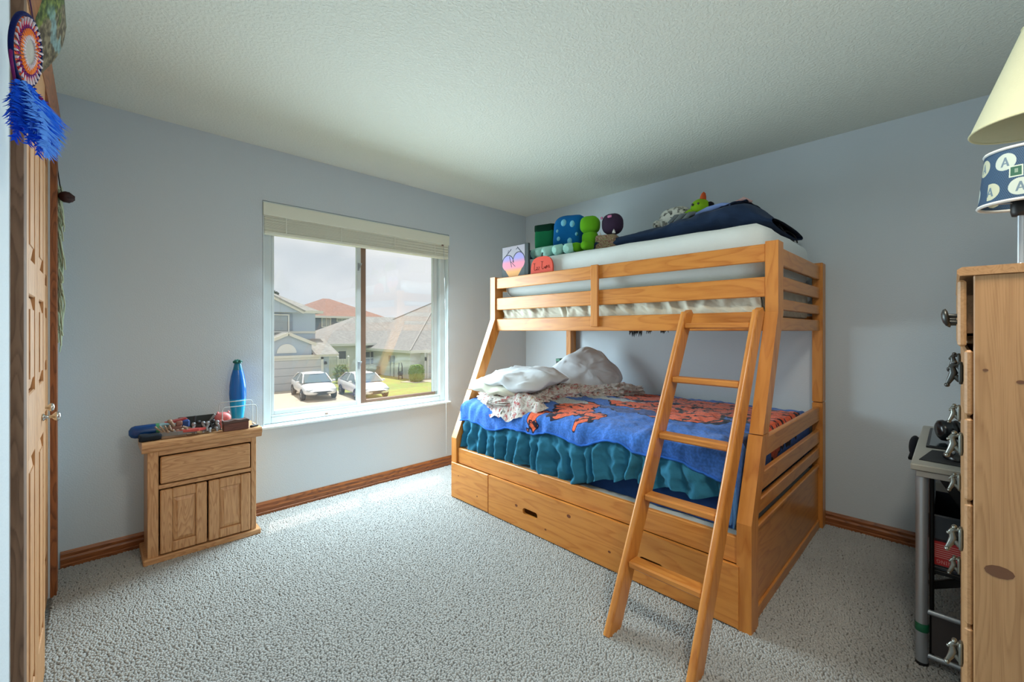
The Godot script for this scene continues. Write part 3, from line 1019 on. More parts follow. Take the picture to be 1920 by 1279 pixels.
func plant(o: Node3D, c: Vector3, r: Vector3, n: int, size: float, m: Material, shell: bool) -> void:
	var b := mb(o)
	b.smooth(1)
	for i in n:
		var d := Vector3(rng.randfn(), rng.randfn(), rng.randfn()).normalized()
		var k := 1.0 if shell else pow(rng.randf(), 0.4) * (0.75 + 0.35 * nz.get_noise_3dv(d * 2.0))
		if shell:
			d = Vector3(clampf(d.x * 1.4, -1, 1), clampf(d.y * 1.4, -1, 1), clampf(d.z * 1.4, -1, 1))
		var p := c + d * r * k
		var u := Vector3(rng.randfn(), rng.randfn(), rng.randfn()).normalized() * size
		var v := u.cross(Vector3(rng.randfn(), rng.randfn(), rng.randfn())).normalized() * size * 0.5
		b.quad(p - u, p + v, p + u, p - v, d)
	var f := put("leaves", b, m, o)
	f.set_meta("kind", "stuff")

func car(called: String, label: String, t: Transform3D) -> void:
	# +z is the nose
	var o := thing(called, label, "car", t.origin, "")
	o.basis = t.basis
	var paint: Material = M.get("car_paint")
	if paint == null:
		paint = mat(Color(0.90, 0.91, 0.92), 0.3)
		paint.clearcoat_enabled = true
		M.car_paint = paint
		M.car_glass = mat(Color(0.42, 0.50, 0.53), 0.08)
		M.tyre = mat(Color(0.20, 0.22, 0.24), 0.7)
		M.rim_metal = mat(Color(0.62, 0.64, 0.66), 0.35, 0.5)
		M.car_light = mat(Color(0.75, 0.78, 0.8), 0.15)
		M.car_dark = mat(Color(0.22, 0.24, 0.26), 0.4)
	var low := [[-2.3, 0.55, 0.92, 0.72], [-2.2, 0.35, 1.02, 0.86], [-1.6, 0.3, 1.04, 0.91], [-0.6, 0.28, 1.0, 0.92], [0.7, 0.28, 0.98, 0.92], [1.5, 0.3, 0.88, 0.9], [2.0, 0.32, 0.76, 0.84], [2.3, 0.4, 0.62, 0.66], [2.36, 0.5, 0.55, 0.5]]
	var b := MB.new()
	b.sheet(24, 24, func(u: float, v: float):
		var f: float = u * (low.size() - 1)
		var i := mini(int(f), low.size() - 2)
		var k := f - i
		var a := []
		for q in 4:
			a.append(lerpf(low[i][q], low[i + 1][q], k))
		var an: float = TAU * v
		var cx := signf(cos(an)) * pow(absf(cos(an)), 0.45)
		var cy := signf(sin(an)) * pow(absf(sin(an)), 0.5)
		return Vector3(cx * a[3], (a[1] + a[2]) * 0.5 + cy * (a[2] - a[1]) * 0.5, a[0]), Vector3(0, 0, 0))
	put("body", b, paint, o)
	b = MB.new()
	var cab := [[-1.9, 1.0, 0.62], [-1.15, 1.38, 0.60], [-0.3, 1.45, 0.60], [0.35, 1.40, 0.60], [1.15, 0.96, 0.70]]
	b.flat()
	for i in 4:
		for s in [-1, 1]:
			var p0 := Vector3(s * 0.86, 0.95, cab[i][0])
			var p1 := Vector3(s * 0.86, 0.95, cab[i + 1][0])
			b.quad(p0, p1, Vector3(s * cab[i + 1][2], cab[i + 1][1] - 0.02, cab[i + 1][0]), Vector3(s * cab[i][2], cab[i][1] - 0.02, cab[i][0]), Vector3(s, 0.3, 0))
		if i == 0 or i == 3:
			b.quad(Vector3(-cab[i][2], cab[i][1], cab[i][0]), Vector3(cab[i][2], cab[i][1], cab[i][0]), Vector3(cab[i + 1][2], cab[i + 1][1], cab[i + 1][0]), Vector3(-cab[i + 1][2], cab[i + 1][1], cab[i + 1][0]), Vector3.UP)
	put("windows", b, M.car_glass, o)
	b = MB.new()
	b.sheet(8, 8, func(u: float, v: float):
		var z := lerpf(-1.25, 0.42, u)
		return Vector3(lerpf(-0.63, 0.63, v), 1.38 + 0.08 * sin(PI * (u * 0.9 + 0.05)) - 0.05 * pow(absf(2 * v - 1), 2), z))
	for s in [-1, 1]:
		b.bar(Vector3(s * 0.62, 1.4, 0.36), Vector3(s * 0.80, 0.95, 1.15), 0.06, 0.06, Vector3.RIGHT, 0.01)
		b.bar(Vector3(s * 0.62, 1.38, -1.15), Vector3(s * 0.78, 0.98, -1.9), 0.12, 0.06, Vector3.RIGHT, 0.01)
		b.bar(Vector3(s * 0.62, 1.42, -0.3), Vector3(s * 0.865, 0.95, -0.3), 0.07, 0.03, Vector3(0, 0, 1), 0.005)
	put("roof", b, paint, o)
	for s in [-1, 1]:
		for z in [-1.42, 1.38]:
			b = MB.new()
			b.lathe([[0.2, 0.0], [0.3, 0.0], [0.33, 0.04], [0.33, 0.18], [0.3, 0.22], [0.21, 0.22], [0.2, 0.0]], Vector3(s * 0.95 - (0.22 if s > 0 else -0.22), 0.33, z), 18, Basis(Vector3(0, 1, 0), Vector3(s, 0, 0), Vector3(0, 0, s)))
			var w := put("wheel", b, M.tyre, o)
			b = MB.new()
			for k in 5:
				var a := TAU * k / 5
				b.bar(Vector3(s * 0.93, 0.33, z), Vector3(s * 0.93, 0.33 + 0.2 * cos(a), z + 0.2 * sin(a)), 0.03, 0.06, Vector3.RIGHT, 0.004)
			put("rim", b, M.rim_metal, w)
		b = MB.new()
		b.soft(Vector3(s * 0.6, 0.62, 2.13), Vector3(0.36, 0.12, 0.3), 0.06, 4)
		put("headlight", b, M.car_light, o)
		b = MB.new()
		b.soft(Vector3(s * 1.0, 0.98, 0.75), Vector3(0.2, 0.13, 0.12), 0.05, 4)
		put("mirror", b, paint, o)
	b = MB.new()
	b.prism([Vector2(-0.42, 0.56), Vector2(0.42, 0.56), Vector2(0.2, 0.46), Vector2(0.38, 0.36), Vector2(-0.38, 0.36), Vector2(-0.2, 0.46)], Transform3D(Basis(), Vector3(0, 0, 2.34)), 0.04)
	put("grille", b, M.car_dark, o)


# ---------------------------------------------------------------- bunk bed
const BX := -1.437      # front of the lower bed
const UX := -1.06       # front of the upper bunk
const Z0 := 0.63
const Z1 := 2.635

func front_x(y: float) -> float:
	return lerpf(BX, UX, clampf((y - 0.44) / (1.31 - 0.44), 0, 1))

func bed() -> void:
	var t := thing("bunk_bed", "honey pine bunk bed with narrow upper bunk over wide lower bed and sloping front posts", "bunk bed", Vector3(-0.73, 0, 1.63))
	var b: MB
	var into := Basis(Vector3.RIGHT, Vector3.UP, Vector3(0, 0, 1))
	for z in [Z0, Z1 - 0.056]:
		# front posts bend twice, in two lengths joined at mid height
		b = mb(t)
		b.prism([Vector2(BX, 0), Vector2(BX, 0.44), Vector2(front_x(0.775), 0.775), Vector2(front_x(0.775) + 0.088, 0.775), Vector2(BX + 0.085, 0.45), Vector2(BX + 0.085, 0)], Transform3D(into, Vector3(0, 0, z)), 0.056)
		put("post", b, M.honeyy, t)
		b = mb(t)
		b.prism([Vector2(front_x(0.779) + 0.004, 0.779), Vector2(UX, 1.31), Vector2(UX, 1.64), Vector2(UX + 0.085, 1.64), Vector2(UX + 0.085, 1.3), Vector2(front_x(0.779) + 0.084, 0.779)], Transform3D(into, Vector3(0, 0, z + 0.001)), 0.054)
		put("post", b, M.honeyy, t)
	for z in [Z0, Z1 - 0.056]:
		for s in [[0.0, 0.775], [0.779, 1.64]]:
			b = mb(t)
			b.span(Vector3(-0.105, s[0], z), Vector3(-0.022, s[1], z + 0.056), 0.004)
			put("post", b, M.honeyy, t)
	# upper guard rails along the front and the wall
	for s in [[1.548, 1.632], [1.382, 1.476], [1.22, 1.312]]:
		b = mb(t)
		b.span(Vector3(UX + 0.012, s[0], Z0 + 0.056), Vector3(UX + 0.034, s[1], Z1 - 0.056), 0.004)
		put("rail", b, M.honeyz, t)
	b = mb(t)
	b.span(Vector3(-0.06, 1.22, Z0 + 0.056), Vector3(-0.04, 1.312, Z1 - 0.056), 0.004)
	put("rail", b, M.honeyz, t)
	b = mb(t)
	b.span(Vector3(UX - 0.01, 1.246, 1.598), Vector3(UX + 0.012, 1.634, 1.65), 0.003)
	put("rail_support", b, M.honeyy, t)
	# end rails
	for z in [Z0 + 0.014, Z1 - 0.04]:
		for s in [[1.535, 1.622], [1.42, 1.486], [1.322, 1.375], [1.22, 1.285]]:
			b = mb(t)
			b.span(Vector3(UX + 0.085, s[0], z), Vector3(-0.105, s[1], z + 0.024), 0.004)
			put("end_rail", b, M.honeyx, t)
		for s in [[0.665, 0.752], [0.53, 0.608], [0.44, 0.5], [0.375, 0.395], [0.0, 0.055]]:
			b = mb(t)
			b.span(Vector3(front_x((s[0] + s[1]) * 0.5) + 0.08, s[0], z), Vector3(-0.105, s[1], z + 0.024), 0.004)
			put("end_rail", b, M.honeyx, t)
		b = mb(t)
		b.span(Vector3(BX + 0.085, 0.055, z + 0.004), Vector3(-0.105, 0.375, z + 0.016), 0.002)
		put("end_panel", b, M.honeyx, t)
	# lower front: side rail, false panel and the long drawer with two hand holes
	b = mb(t)
	b.span(Vector3(BX + 0.014, 0.262, Z0 + 0.056), Vector3(BX + 0.04, 0.372, Z1 - 0.056), 0.004)
	put("side_rail", b, M.honeyz, t)
	b = mb(t)
	b.span(Vector3(BX - 0.006, 0.012, Z0 + 0.003), Vector3(BX + 0.013, 0.262, 1.04), 0.003)
	put("front_panel", b, M.honeyz, t)
	var d := CSGBox3D.new()
	d.name = "drawer"
	d.size = Vector3(0.019, 0.25, 1.54)
	d.position = Vector3(BX + 0.0035, 0.137, 1.818) - t.position
	for z in [1.425, 2.205]:
		var hole := CSGPolygon3D.new()
		hole.name = "hand_hole"
		hole.operation = CSGShape3D.OPERATION_SUBTRACTION
		var pv := PackedVector2Array()
		for k in 20:
			var a := TAU * k / 20
			pv.append(Vector2(cos(a) * 0.019 + (0.042 if cos(a) > 0 else -0.042), sin(a) * 0.019))
		hole.polygon = pv
		hole.depth = 0.1
		hole.rotation_degrees = Vector3(0, 90, 0)
		hole.position = Vector3(0.05, -0.012, z - 1.818)
		d.add_child(hole)
	d.material_override = M.honeyz
	t.add_child(d, true)
	b = mb(t)
	b.span(Vector3(BX + 0.06, 0.02, 1.06), Vector3(-0.6, 0.04, 2.56), 0.002)
	b.span(Vector3(BX + 0.10, 0.04, 1.06), Vector3(BX + 0.115, 0.2, 2.56), 0.002)
	put("drawer_box", b, M.honeyx, t)
	# boards the mattresses lie on
	b = mb(t)
	b.span(Vector3(BX + 0.042, 0.345, Z0 + 0.06), Vector3(-0.11, 0.363, Z1 - 0.06), 0.003)
	tag(put("bed_board", b, mat(Color(0.72, 0.74, 0.73), 0.8), t), "pale grey board under the lower mattress", "")
	for k in 12:
		b = mb(t)
		var z := 0.76 + k * 0.156
		b.span(Vector3(UX + 0.036, 1.262, z), Vector3(-0.062, 1.28, z + 0.09), 0.002)
		put("slat", b, M.honeyx, t)
	# knots in the pine show as small dark discs of end grain
	b = mb(t)
	for e in [[0.14, 1.31, 0.012], [0.2, 1.72, 0.014], [0.07, 1.55, 0.008], [0.18, 0.72, 0.006], [0.09, 0.93, 0.007], [0.1, 1.98, 0.009]]:
		b.smooth(1)
		var x := BX - 0.0063
		for k in 10:
			var a := TAU * k / 10
			var c := TAU * (k + 1) / 10
			b.tri(Vector3(x, e[0], e[1]), Vector3(x, e[0] + sin(a) * e[2] * 0.7, e[1] + cos(a) * e[2]), Vector3(x, e[0] + sin(c) * e[2] * 0.7, e[1] + cos(c) * e[2]), Vector3.LEFT)
	var kn := put("knot", b, mat(Color(0.45, 0.24, 0.11), 0.45), t)
	kn.set_meta("kind", "stuff")


func ladder() -> void:
	var t := thing("ladder", "honey pine ladder with five rungs leaning on the front of the bunk bed", "ladder", Vector3(-1.8, 0, 2.4))
	var foot := -1.81
	var top := -1.108
	for z in [2.232, 2.565]:
		var b := mb(t)
		var k := 0.078
		var dx: float = (top - foot) / 1.31
		var pr := [Vector2(foot - 0.04, 0), Vector2(foot - 0.04 + dx * 1.31, 1.31), Vector2(foot + 0.01 + dx * 1.33, 1.33), Vector2(foot + 0.04 + dx * 1.31, 1.31), Vector2(foot + 0.04, 0)]
		b.prism(pr, Transform3D(Basis(), Vector3(0, 0, z - 0.0145)), 0.029)
		# rounded nose on the outer edge
		b.tube([Vector3(foot - 0.04, 0.004, z), Vector3(foot - 0.04 + dx * 1.31, 1.312, z)], 0.0145, 10)
		put("ladder_rail", b, M.honeyy, t)
	for y in [0.245, 0.49, 0.737, 0.985, 1.245]:
		var x: float = lerpf(foot, top, y / 1.31)
		var b := mb(t)
		b.span(Vector3(x - 0.036, y - 0.014, 2.2465), Vector3(x + 0.03, y + 0.014, 2.5505), 0.006)
		put("rung", b, M.honeyz, t)


# ---------------------------------------------------------------- lower bed
func spread_tex() -> ImageTexture:
	# blue fleece with a generic print: orange cells with dark outlines and pale bands
	var w := 1024
	var h := 768
	var cell := FastNoiseLite.new()
	cell.noise_type = FastNoiseLite.TYPE_CELLULAR
	cell.seed = 4
	cell.frequency = 7.0
	cell.cellular_return_type = FastNoiseLite.RETURN_DISTANCE2_SUB
	cell.cellular_distance_function = FastNoiseLite.DISTANCE_EUCLIDEAN
	var warp := noise(14, 5.0, 3)
	var fine := noise(15, 60.0, 2)
	# blobs: z, x, radius z, radius x, kind (0 orange, 1 pale, 2 navy)
	var blobs := [[1.32, -0.27, 0.42, 0.15, 0], [1.75, -0.42, 0.42, 0.22, 0], [2.12, -0.64, 0.38, 0.22, 0], [2.2, -0.30, 0.32, 0.13, 0], [1.78, -0.80, 0.22, 0.13, 0], [2.48, -0.55, 0.16, 0.34, 0],
		[2.1, -0.98, 0.28, 0.15, 0], [1.46, -1.12, 0.14, 0.15, 0], [1.55, -1.28, 0.12, 0.15, 0], [1.72, -1.34, 0.05, 0.15, 0], [1.4, -1.44, 0.05, 0.10, 0], [1.44, -0.72, 0.30, 0.06, 1], [1.30, -1.02, 0.17, 0.075, 1], [1.3, -0.55, 0.22, 0.05, 1], [1.02, -1.0, 0.1, 0.1, 3], [1.9, -0.62, 0.2, 0.05, 2], [1.05, -0.55, 0.22, 0.12, 2], [2.62, -0.9, 0.05, 0.12, 0], [2.6, -1.2, 0.1, 0.1, 2], [1.85, -1.05, 0.35, 0.05, 4]]
	var cols := [Color(0.93, 0.42, 0.28), Color(0.74, 0.78, 0.80), Color(0.14, 0.20, 0.38), Color(0.36, 0.27, 0.66), Color(0.30, 0.38, 0.60)]
	var out := PackedByteArray()
	out.resize(w * h * 3)
	for j in h:
		var x := lerpf(-0.06, -1.56, (j + 0.5) / h)
		for i in w:
			var z := lerpf(0.66, 2.74, (i + 0.5) / w)
			var k := warp.get_noise_2d(z, x) * 0.06
			var k2 := warp.get_noise_2d(x + 7.0, z) * 0.06
			var c := Color(0.27, 0.48, 0.83)
			var best := 9.0
			var kind := -1
			for bl in blobs:
				var dz: float = (z + k - bl[0]) / bl[2]
				if absf(dz) > 1.15:
					continue
				var dx: float = (x + k2 - bl[1]) / bl[3]
				var d := dz * dz + dx * dx
				if d < 1.25 and (kind < 0 or bl[4] == 1 or (kind != 1 and d < best)):
					if d < 1.0 or kind < 0:
						best = d
						kind = bl[4]
			if kind >= 0:
				c = cols[kind]
				if kind == 0:
					var e := cell.get_noise_2d(z + k * 0.5, (x + k2 * 0.5) * 1.2)
					if e < -0.83:
						c = Color(0.15, 0.10, 0.16)
				if best > 1.0:
					c = Color(0.10, 0.11, 0.22)
			var f := 0.93 + 0.14 * fine.get_noise_2d(z, x)
			var o := (j * w + i) * 3
			out[o] = int(clampf(c.r * f, 0, 1) * 255)
			out[o + 1] = int(clampf(c.g * f, 0, 1) * 255)
			out[o + 2] = int(clampf(c.b * f, 0, 1) * 255)
	return ImageTexture.create_from_image(Image.create_from_data(w, h, false, Image.FORMAT_RGB8, out))

func hem(z: float) -> float:
	# height of the spread's lower edge along the front of the bed
	var y := 0.585 + 0.02 * sin(z * 5.0) + 0.012 * sin(z * 17.0)
	if z > 1.7:
		y += 0.06 * smoothstep(1.7, 2.0, z) - 0.05 * smoothstep(2.1, 2.55, z)
	return y

func spread_at(u: float, v: float, lift := 0.0) -> Vector3:
	# u along z, v from the wall to the front hem
	var z := lerpf(0.68, 2.70, u)
	var end_drop := 0.0
	if z > 2.53:
		end_drop = z - 2.53
		z = 2.53 + 0.035 * (1.0 - exp(-end_drop * 30.0))
		end_drop *= 1.5
	var drop_len := 0.685 - hem(z)
	var total := 1.27 + drop_len
	var s := v * total
	var x: float
	var y: float
	var wr := 0.011 * nz.get_noise_3d(z * 5.0, s * 5.0, 1.0) + 0.008 * absf(nz.get_noise_3d(z * 10.0 - s * 6.0, s * 4.0, 5.0)) + 0.004 * nz.get_noise_3d(z * 22.0, s * 22.0, 3.0)
	if s < 1.23:
		x = -0.075 - s
		y = 0.705 + 0.03 * sin(PI * s / 1.3) + wr
	else:
		var a := minf((s - 1.23) / 0.08, 1.0) * PI * 0.5
		var down := maxf(0.0, s - 1.23 - 0.08)
		x = -1.305 - 0.075 * sin(a) - 0.06 * down
		y = 0.705 + wr - 0.06 * (1.0 - cos(a)) - down
		var ruf := 0.012 * sin(z * 46.0 + 3.0 * nz.get_noise_1d(z * 3.0)) * smoothstep(0.0, 0.12, down)
		ruf += 0.018 * nz.get_noise_3d(z * 9.0, y * 3.0, 9.0)
		x -= (maxf(ruf, -0.01) + 0.008) * smoothstep(0.0, 0.3, a)
	y -= end_drop
	return Vector3(x, y + lift, z)

func bedding() -> void:
	var t := thing("mattress", "navy mattress of the lower bed under the blue bedspread", "mattress", Vector3(-0.72, 0.363, 1.62))
	var b := mb(t)
	b.soft(Vector3(-0.715, 0.527, 1.615), Vector3(1.20, 0.325, 1.83), 0.06, 10)
	put("mattress_body", b, cloth(Color(0.10, 0.16, 0.27)), t)
	b = mb(t)
	b.tube([Vector3(-1.31, 0.44, 0.76), Vector3(-1.317, 0.44, 1.6), Vector3(-1.31, 0.44, 2.47)], 0.006, 6)
	put("piping", b, cloth(Color(0.08, 0.13, 0.22)), t)

	t = thing("bedspread", "blue fleece bedspread printed with orange and pale patches on the lower bed", "bedspread", Vector3(-0.72, 0.71, 1.62))
	b = mb(t)
	b.sheet(170, 120, func(u: float, v: float): return spread_at(u, v))
	var m := cloth(Color.WHITE)
	m.uv1_triplanar = false
	m.heightmap_enabled = false
	m.albedo_texture = spread_tex()
	m.uv1_scale = Vector3.ONE
	put("fleece", b, m, t)
	b = mb(t)
	var pts := []
	for k in 90:
		pts.append(spread_at(k / 95.0, 1.0) + Vector3(-0.002, 0, 0))
	b.tube(pts, 0.006, 6)
	put("hem", b, cloth(Color(0.20, 0.42, 0.78)), t)
	b = mb(t)
	for k in 7:
		var p := Vector3(-1.385 - 0.004 * k, 0.575 - 0.006 * k, 2.545 + 0.006 * (k % 3))
		b.tube([p, p + Vector3(-0.008, -0.05, 0.004), p + Vector3(0.004 * sin(k), -0.10, 0.006), p + Vector3(0.002, -0.13 - 0.01 * (k % 3), 0.0)], [0.006, 0.008, 0.009, 0.004], 6)
	tag(put("corner_tassel", b, cloth(Color(0.32, 0.50, 0.72)), t), "frayed pale blue corner hanging down", "")

	t = thing("bed_skirt", "teal ruffled bed skirt hanging below the blue bedspread", "bed skirt", Vector3(-1.38, 0.37, 1.6))
	b = mb(t)
	b.sheet(260, 26, func(u: float, v: float):
		var z := lerpf(0.70, 2.555, u)
		var top := hem(z) + 0.035
		var bot := 0.372 + 0.008 * sin(z * 11.0)
		bot += 0.105 * smoothstep(1.72, 2.1, z) + 0.012 * sin(z * 31.0) * smoothstep(1.7, 2.0, z)
		var y := lerpf(top, bot, v)
		var ph := z * 64.0 + 5.0 * nz.get_noise_1d(z * 2.2) + 2.6 * nz.get_noise_2d(z * 3.0, y * 6.0)
		var amp := 0.005 + 0.02 * smoothstep(0.05, 0.7, v)
		var fold := amp * (sin(ph) + 0.5 * sin(ph * 0.47 + 1.0)) + 0.014 * nz.get_noise_3d(z * 14.0, y * 9.0, 2.0) + 0.010 * (0.4 - absf(nz.get_noise_3d(z * 11.0 + y * 7.0, y * 10.0 - z * 4.0, 12.0)))
		var tier := 0.012 * smoothstep(0.30, 0.34, v) * (1.0 - smoothstep(0.34, 0.6, v)) * smoothstep(0.9, 1.1, z) * (1.0 - smoothstep(1.75, 1.85, z))
		return Vector3(minf(-1.378 - 0.006 * v - fold - tier, -1.345) + 0.028 * (1.0 - smoothstep(0.0, 0.3, v)), y, z), Vector3.LEFT)
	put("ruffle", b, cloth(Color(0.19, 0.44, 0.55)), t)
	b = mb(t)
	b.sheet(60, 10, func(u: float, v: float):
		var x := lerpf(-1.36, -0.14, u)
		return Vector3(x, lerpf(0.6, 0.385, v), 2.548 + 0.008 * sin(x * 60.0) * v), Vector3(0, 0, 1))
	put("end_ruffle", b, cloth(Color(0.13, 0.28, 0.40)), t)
	# teal bedding bunched at the head end
	t = thing("fitted_sheet", "crumpled dark blue sheet showing under the bed skirt beside the ladder", "sheet", Vector3(-1.36, 0.363, 2.1))
	b = mb(t)
	b.sheet(60, 12, func(u: float, v: float):
		var z := lerpf(1.62, 2.54, u)
		return Vector3(-1.328 - 0.012 * nz.get_noise_3d(z * 16.0, v * 2.0, 4.0) - 0.012 * v, lerpf(0.52, 0.367, v), z), Vector3.LEFT)
	put("cloth", b, cloth(Color(0.12, 0.24, 0.44)), t)

	# pillows and the crumpled printed sheet
	var print_ := cloth(Color.WHITE)
	print_.albedo_texture = print_tex()
	print_.heightmap_enabled = false
	print_.uv1_scale = Vector3.ONE * 1.3
	t = thing("printed_sheet", "crumpled white sheet with red and black print heaped beneath the pillows", "sheet", Vector3(-0.8, 0.72, 1.1))
	b = mb(t)
	b.sheet(110, 60, func(u: float, v: float):
		# a heap running from the front left corner towards the wall, closed round its section
		var x := lerpf(-1.42, -0.16, u)
		var zc := 0.98 + 0.16 * smoothstep(-1.2, -0.4, x) + 0.22 * smoothstep(-0.6, -0.2, x)
		var rz := (0.27 + 0.05 * sin(x * 9.0)) * sqrt(maxf(0.0, 1.0 - pow(absf(2.0 * u - 1.0), 6.0)))
		var ry := (0.085 + 0.02 * sin(x * 7.0 + 2.0)) * sqrt(maxf(0.0, 1.0 - pow(absf(2.0 * u - 1.0), 5.0)))
		if x < -1.22:
			zc += 0.03
		var a := TAU * v
		var n := nz.get_noise_3d(x * 8.0, cos(a) * 2.0, sin(a) * 2.0) * 0.5 + absf(nz.get_noise_3d(x * 15.0, cos(a) * 3.0, 4.0 + sin(a) * 3.0))
		var k := 0.8 + 0.4 * n
		return Vector3(x + 0.02 * nz.get_noise_3d(x * 6.0, a, 9.0), 0.738 + ry * sin(a) * k, zc + rz * cos(a) * k), Vector3.UP)
	put("heap", b, print_, t)
	b = mb(t)
	b.sheet(40, 40, func(u: float, v: float):
		# the corner that spills over the front of the bed
		var a := u * PI
		var r := 0.02 + 0.165 * v
		var z := 1.14 - cos(a) * r * 1.5
		var x := -1.26 - sin(a) * r * 0.85
		var y := 0.815 - 0.17 * v * v * (0.4 + 0.6 * sin(a)) + 0.022 * nz.get_noise_3d(z * 14.0, x * 14.0, 8.0) * v + 0.014 * sin(u * 30.0) * v
		return Vector3(x, y, z))
	put("corner", b, print_, t)
	t = thing("pillow", "flat cream pillow at the bottom of the pillow pile by the sloping post", "pillow", Vector3(-1.1, 0.84, 0.92), "pillows on the lower bed")
	b = mb(t)
	pillow(b, Transform3D(Basis.from_euler(Vector3(0.06, 0.12, 0.03)), Vector3(-1.07, 0.822, 0.93)), 0.66, 0.46, 0.055, 3.0)
	put("pillowcase", b, cloth(Color(0.84, 0.84, 0.78)), t)
	t = thing("pillow", "white pillow lying on top of the cream pillow", "pillow", Vector3(-1.0, 0.92, 0.98), "pillows on the lower bed")
	b = mb(t)
	pillow(b, Transform3D(Basis.from_euler(Vector3(0.10, 0.22, 0.05)), Vector3(-1.03, 0.882, 1.0)), 0.70, 0.46, 0.055, 11.0)
	put("pillowcase", b, cloth(Color(0.84, 0.87, 0.90)), t)
	t = thing("pillow", "white pillow leaning with one corner pointing up against the back post", "pillow", Vector3(-0.45, 0.92, 1.05), "pillows on the lower bed")
	b = mb(t)
	var nrm := Vector3(-0.50, 0.68, 0.54).normalized()
	var rgt := Vector3(0.72, 0.0, 0.69)
	rgt = (rgt - nrm * rgt.dot(nrm)).normalized()
	var upv := rgt.cross(nrm).normalized()
	if upv.y < 0:
		upv = -upv
	var xa := (rgt * cos(0.62) + upv * sin(0.62)).normalized()
	pillow(b, Transform3D(Basis(xa, nrm, xa.cross(nrm)), Vector3(-0.42, 0.875, 1.10)), 0.50, 0.46, 0.05, 23.0)
	put("pillowcase", b, cloth(Color(0.85, 0.88, 0.91)), t)
	# small things behind the pillows
	t = thing("box", "small black and green box behind the white pillows by the back post", "box", Vector3(-0.28, 0.88, 0.71))
	b = mb(t)
	b.span(Vector3(-0.325, 0.88, 0.69), Vector3(-0.235, 0.966, 0.735), 0.003)
	put("carton", b, mat(Color(0.06, 0.10, 0.09), 0.5), t)
	b = mb(t)
	b.span(Vector3(-0.326, 0.944, 0.689), Vector3(-0.234, 0.968, 0.736), 0.002)
	put("green_band", b, mat(Color(0.20, 0.42, 0.32), 0.5), t)
	b = mb(t)
	b.span(Vector3(-0.31, 0.89, 0.734), Vector3(-0.255, 0.938, 0.7365), 0.001)
	put("picture", b, mat(Color(0.6, 0.58, 0.57), 0.5), t)
	t = thing("bag", "low black bag behind the pillows in the corner of the bed", "bag", Vector3(-0.55, 0.70, 0.73))
	b = mb(t)
	b.soft(Vector3(-0.47, 0.79, 0.72), Vector3(0.54, 0.18, 0.075), 0.06, 8, 0.015, nz, Basis(), 0.1)
	put("bag_body", b, cloth(Color(0.06, 0.07, 0.09)), t)

func pillow(b: MB, t: Transform3D, w: float, d: float, h: float, seed_: float) -> void:
	b.sheet(44, 72, func(u: float, v: float):
		# u from one face's middle ring to the other, v around: a pinched lens with wrinkles
		var a := TAU * v
		var c := cos(a)
		var s := sin(a)
		var k := 1.0 / pow(pow(absf(c), 5.0) + pow(absf(s), 5.0), 0.2)
		var f := 1.0 - absf(2.0 * u - 1.0)
		var r := sin(f * PI * 0.5)
		var side := 1.0 if u < 0.5 else -1.0
		var x := c * k * r * w * 0.5
		var z := s * k * r * d * 0.5
		var th := h * pow(maxf(0.0, 1.0 - pow(r, 3.2)), 0.6) * side
		var cr := nz.get_noise_3d(x * 3.2 + seed_, z * 3.2, seed_)
		var n := (0.022 * nz.get_noise_3d(x * 2.6 + seed_, z * 2.6, side) + 0.012 * exp(-absf(cr) * 14.0) * (0.3 + r) + 0.005 * nz.get_noise_3d(x * 9.0, z * 9.0 + seed_, 2.0)) * smoothstep(0.0, 0.1, 1.0 - r * 0.98)
		var ed := 0.010 * sin(a * 9.0 + seed_) * pow(r, 8.0)
		return t * Vector3(x, th + n + ed + 0.02 * (c * c * s * s) * 4.0 * r * sin(seed_), z))

func print_tex() -> ImageTexture:
	var a := noise(71, 0.03, 3)
	var b := noise(72, 0.022, 2)
	return ramp_tex(512, a, func(p, q):
		var c := Color(0.80, 0.79, 0.77)
		if p > 0.70:
			c = Color(0.66, 0.20, 0.22)
		elif p > 0.685:
			c = Color(0.2, 0.12, 0.14)
		elif p < 0.24:
			c = Color(0.14, 0.13, 0.16) if q < 0.62 else Color(0.62, 0.55, 0.28)
		elif p < 0.31 and q > 0.5:
			c = Color(0.58, 0.47, 0.45)
		return c, b)


# ---------------------------------------------------------------- things on the upper bunk
func plush_leg(b: MB, p: Vector3, q: Vector3, r: float) -> void:
	b.tube([p, p.lerp(q, 0.12), p.lerp(q, 0.5), p.lerp(q, 0.88), q], [r * 0.6, r, r * 1.05, r, r * 0.55], 10)

